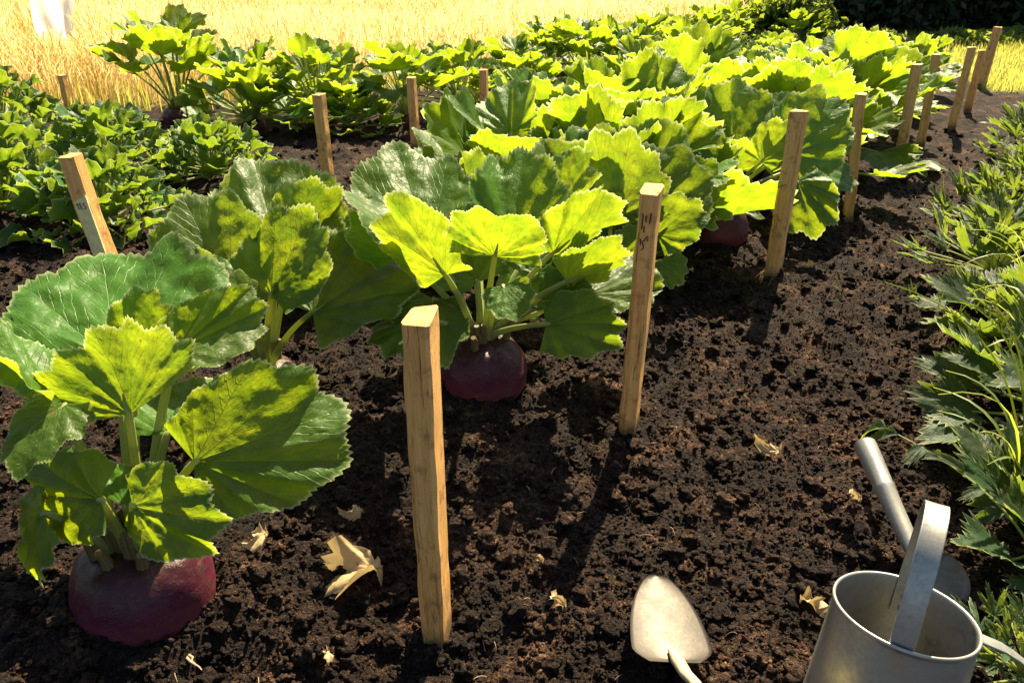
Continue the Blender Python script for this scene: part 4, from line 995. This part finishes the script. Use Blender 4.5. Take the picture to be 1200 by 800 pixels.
# ------------------------------------------------------------------ golden field
def blades(name, X, Y, Hh, W, mat, label, cat, tone, zbase=None, bend=0.25, heads=True):
    n = len(X); seg = 4
    a = rng.random(n) * 6.283; lean = rng.random(n) * bend * Hh; la = rng.random(n) * 6.283
    cx = np.cos(a) * W / 2; cy = np.sin(a) * W / 2
    t = np.linspace(0, 1, seg)
    V = np.zeros((n, seg, 2, 3)); wt = np.array([0.7, 0.9, 1.0, 0.25]) if not heads else np.array([0.55, 0.55, 1.0, 0.6])
    tt = t if not heads else np.array([0, 0.5, 0.80, 1.0])
    zb = 0 if zbase is None else zbase
    for i in range(seg):
        px = X + np.cos(la) * lean * tt[i] ** 2; py = Y + np.sin(la) * lean * tt[i] ** 2; pz = zb + Hh * tt[i] * (1 - 0.1 * tt[i])
        if heads and i == 3: px = px + np.cos(la) * 0.03
        for s, q in ((0, -1), (1, 1)):
            V[:, i, s, 0] = px + q * cx * wt[i]; V[:, i, s, 1] = py + q * cy * wt[i]; V[:, i, s, 2] = pz
    b = (np.arange(n) * seg * 2)[:, None]
    F = np.concatenate([np.stack([b[:, 0] + 2 * i, b[:, 0] + 2 * i + 1, b[:, 0] + 2 * i + 3, b[:, 0] + 2 * i + 2], 1) for i in range(seg - 1)])
    o = mesh_np(name, V.reshape(-1, 3), F, M[mat], None, False, None, {'tone': np.repeat(tone, seg * 2)})
    tag(o, label, cat, kind='stuff'); return o
def scatter(n, x0, x1, y0, y1, power=1.6):
    y = y0 + (y1 - y0) * rng.random(n) ** power; x = x0 + (x1 - x0) * rng.random(n)
    return x, y
X, Y = scatter(330000, -17, 7, 4.4, 24, 1.7)
ok = (Y > edge(X) + 0.05) & (np.abs(X) < 1.2 + 0.72 * Y) & ~((Y > 10.2) & (X > 3.0 + 0.1 * (Y - 10))) 
X = X[ok]; Y = Y[ok]
patch = fbm(X * 0.8, Y * 0.8, 3, 3)
Hh = (0.42 + 0.16 * rng.random(len(X))) * (0.8 + 0.5 * patch); Hh *= np.clip((Y - edge(X)) / 0.5 * 0.5 + 0.55, 0.5, 1)
Hh *= np.where((np.abs(X / Y + 0.565) < 0.05) & (Y < 8.9) & (Y > 6.6), 0.42, 1.0)
tone = np.clip(0.66 + 0.9 * (patch - 0.45) + 0.27 * rng.normal(size=len(X)), 0, 1)
blades('ripe_grain', X, Y, Hh, 0.007 + 0.0011 * (Y - 5), 'straw', 'tall golden ripe grain filling the field behind the beds', 'field', tone)
print('grain', len(X))
# lawn at the right
X, Y = scatter(90000, 3.2, 14, 6.0, 16, 1.4); ok = (lawnmask(X, Y) > 0) & (X < 0.75 * Y + 1.0)
X = X[ok]; Y = Y[ok]; tl = np.clip((Y - 8.4) / 1.5, 0, 1)
blades('lawn_grass', X, Y, 0.04 + 0.04 * rng.random(len(X)) + 0.04 * tl * rng.random(len(X)), np.full(len(X), 0.009), 'lawn', 'sunlit yellow-green grass between the beds and the dark hedge', 'grass', np.clip(0.75 + 0.3 * rng.normal(size=len(X)) - 0.25 * tl, 0, 1), heads=False)
# weeds and grass fringe at the field edge near the back bed
X, Y = scatter(9000, -4.5, 1.5, 4.4, 8, 1.0); ok = (np.abs(Y - edge(X) + 0.12) < 0.22); X = X[ok]; Y = Y[ok]
blades('field_edge_grass', X, Y, 0.08 + 0.2 * rng.random(len(X)), np.full(len(X), 0.006), 'lawn', 'greenish grass fringe along the foot of the golden field', 'grass', np.clip(0.5 + 0.3 * rng.normal(size=len(X)), 0, 1), heads=False)

# ------------------------------------------------------------------ hedge shrubs and bushes behind
def shrub(name, x, y, rx, ry, h, nleaf, ls, mat, label, cat, group, seed, low=0.0):
    r2 = np.random.default_rng(seed); root = empty(name, (x, y, 0)); mb = MB(); rd = random.Random(seed)
    for k in range(6):
        a = rd.random() * 6.28; q = rd.uniform(0.1, 0.6)
        P = bez((0, 0, -0.05), (0, 0, h * 0.4), (math.cos(a) * rx * q, math.sin(a) * ry * q, h * rd.uniform(0.6, 0.9)), 8)
        tube(mb, P, list(np.linspace(0.012 * h, 0.005, 8)), 7)
    mb.build('stems', M['bark'], root)
    nc_ = 60; cc = r2.normal(size=(nc_, 3)); cc /= np.linalg.norm(cc, axis=1)[:, None]; cc *= (0.35 + 0.6 * r2.random((nc_, 1)))
    pts = cc[r2.integers(0, nc_, nleaf)] + r2.normal(size=(nleaf, 3)) * 0.16
    zz = np.clip(0.5 + pts[:, 2] * 0.5, 0.01, 1.15)
    if cat == 'hedge': zz = np.where(r2.random(nleaf) < 0.55, r2.random(nleaf) * 0.5, zz)
    P = np.stack([pts[:, 0] * rx, pts[:, 1] * ry, low + (h - low) * zz], 1)
    d1 = r2.normal(size=(nleaf, 3)); d1 /= np.linalg.norm(d1, axis=1)[:, None]; d2 = np.cross(d1, r2.normal(size=(nleaf, 3))); d2 /= np.linalg.norm(d2, axis=1)[:, None]
    s = ls * (0.6 + 0.8 * r2.random((nleaf, 1)))
    V = np.stack([P - d1 * s, P + d2 * s * 0.5, P + d1 * s, P - d2 * s * 0.5], 1).reshape(-1, 3)
    F = np.arange(nleaf * 4).reshape(-1, 4)
    mesh_np('foliage', V, F, M[mat], root, False)
    tag(root, label, cat, group)
GH = 'dark shrubs of the hedge behind the garden'
for i, x in enumerate(np.arange(4.9, 17, 1.5)):
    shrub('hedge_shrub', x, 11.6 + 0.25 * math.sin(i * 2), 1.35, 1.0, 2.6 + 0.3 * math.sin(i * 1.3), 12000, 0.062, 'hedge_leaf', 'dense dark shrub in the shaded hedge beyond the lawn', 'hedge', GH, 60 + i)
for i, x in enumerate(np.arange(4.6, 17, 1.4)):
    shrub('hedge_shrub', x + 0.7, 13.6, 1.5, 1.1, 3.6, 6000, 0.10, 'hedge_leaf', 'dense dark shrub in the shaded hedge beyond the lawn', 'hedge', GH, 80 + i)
shrub('leafy_bush', 3.35, 10.0, 0.62, 0.45, 0.62, 4200, 0.045, 'bush_leaf', 'bright bush at the far end where the golden field meets the dark hedge', 'bush', None, 91)
shrub('leafy_bush', 4.0, 9.4, 0.45, 0.3, 0.2, 1800, 0.04, 'bush_leaf', 'low bright weedy bush just right of the tallest far bush', 'bush', None, 92)
for i, (x, y) in enumerate([(5.5, 9.9), (6.4, 10.2), (7.3, 10.0), (8.2, 10.4)]):
    shrub('leafy_bush', x, y, 0.55, 0.3, 0.17, 1800, 0.04, 'bush_leaf', 'low yellow-green growth at the far side of the lawn, at the foot of the hedge', 'bush', 'low growth at the foot of the hedge', 94 + i)

# white cloth added in place of a blown-out highlight, far left
def glare_panel():
    n = 26; V = []
    for i in range(n):
        for j in range(n):
            u, v = i / (n - 1), j / (n - 1) * 2 - 1
            z = 0.80 * u * max(0, 1 - abs(v) ** 14 * 0.3) + 0.02 * mnoise.noise(Vector((u * 6, v * 4, 1)))
            V.append((v * 0.19 + 0.02 * math.sin(u * 7) - u * 0.05, u * 0.22 + 0.02 * math.sin(v * 5 + u * 3), max(0.0, z)))
    o = mesh_np('highlight_patch', V, grid_faces(n, n), M['highlight']); p = AY(56, 18, 7.9); o.location = (p.x, p.y, 0)
    tag(o, 'bright white sheet added for the blown-out glare over the grain in the upper left corner', 'highlight')
    sm = o.modifiers.new('thick', 'SOLIDIFY'); sm.thickness = 0.004
glare_panel()

# ------------------------------------------------------------------ light, sky, camera
w = bpy.data.worlds.new('World'); sc.world = w; w.use_nodes = True; nt = w.node_tree
bg = nt.nodes['Background']; sky = nt.nodes.new('ShaderNodeTexSky'); sky.sky_type = 'NISHITA'; sky.sun_disc = False
sky.sun_elevation = SUN_EL; sky.sun_rotation = SUN_AZ; sky.air_density = 1.0; sky.dust_density = 2.0
nt.links.new(sky.outputs[0], bg.inputs[0]); bg.inputs[1].default_value = 0.05
ld = bpy.data.lights.new('sun', 'SUN'); ld.energy = 5.0; ld.angle = R(0.5); ld.color = (1.0, 0.85, 0.58)
lo = bpy.data.objects.new('sun', ld); link(lo); lo.rotation_euler = SUN.to_track_quat('Z', 'Y').to_euler(); lo.location = (3, 6, 8)
cd = bpy.data.cameras.new('camera'); cam = bpy.data.objects.new('camera', cd); link(cam)
cd.sensor_width = 36; cd.lens = 36 * CF / 1200; cd.clip_start = 0.02; cd.clip_end = 500
cam.location = (0, 0, CH); cam.rotation_euler = (math.pi / 2 - CP, 0, 0); sc.camera = cam
sc.view_settings.view_transform = 'Standard'; sc.view_settings.look = 'None'; sc.view_settings.gamma = 1; sc.view_settings.exposure = 1.8
sc.cycles.use_denoising = True; sc.cycles.max_bounces = 6; sc.cycles.transparent_max_bounces = 8
sc.cycles.diffuse_bounces = 2; sc.cycles.glossy_bounces = 2; sc.cycles.transmission_bounces = 3; sc.cycles.sample_clamp_indirect = 8
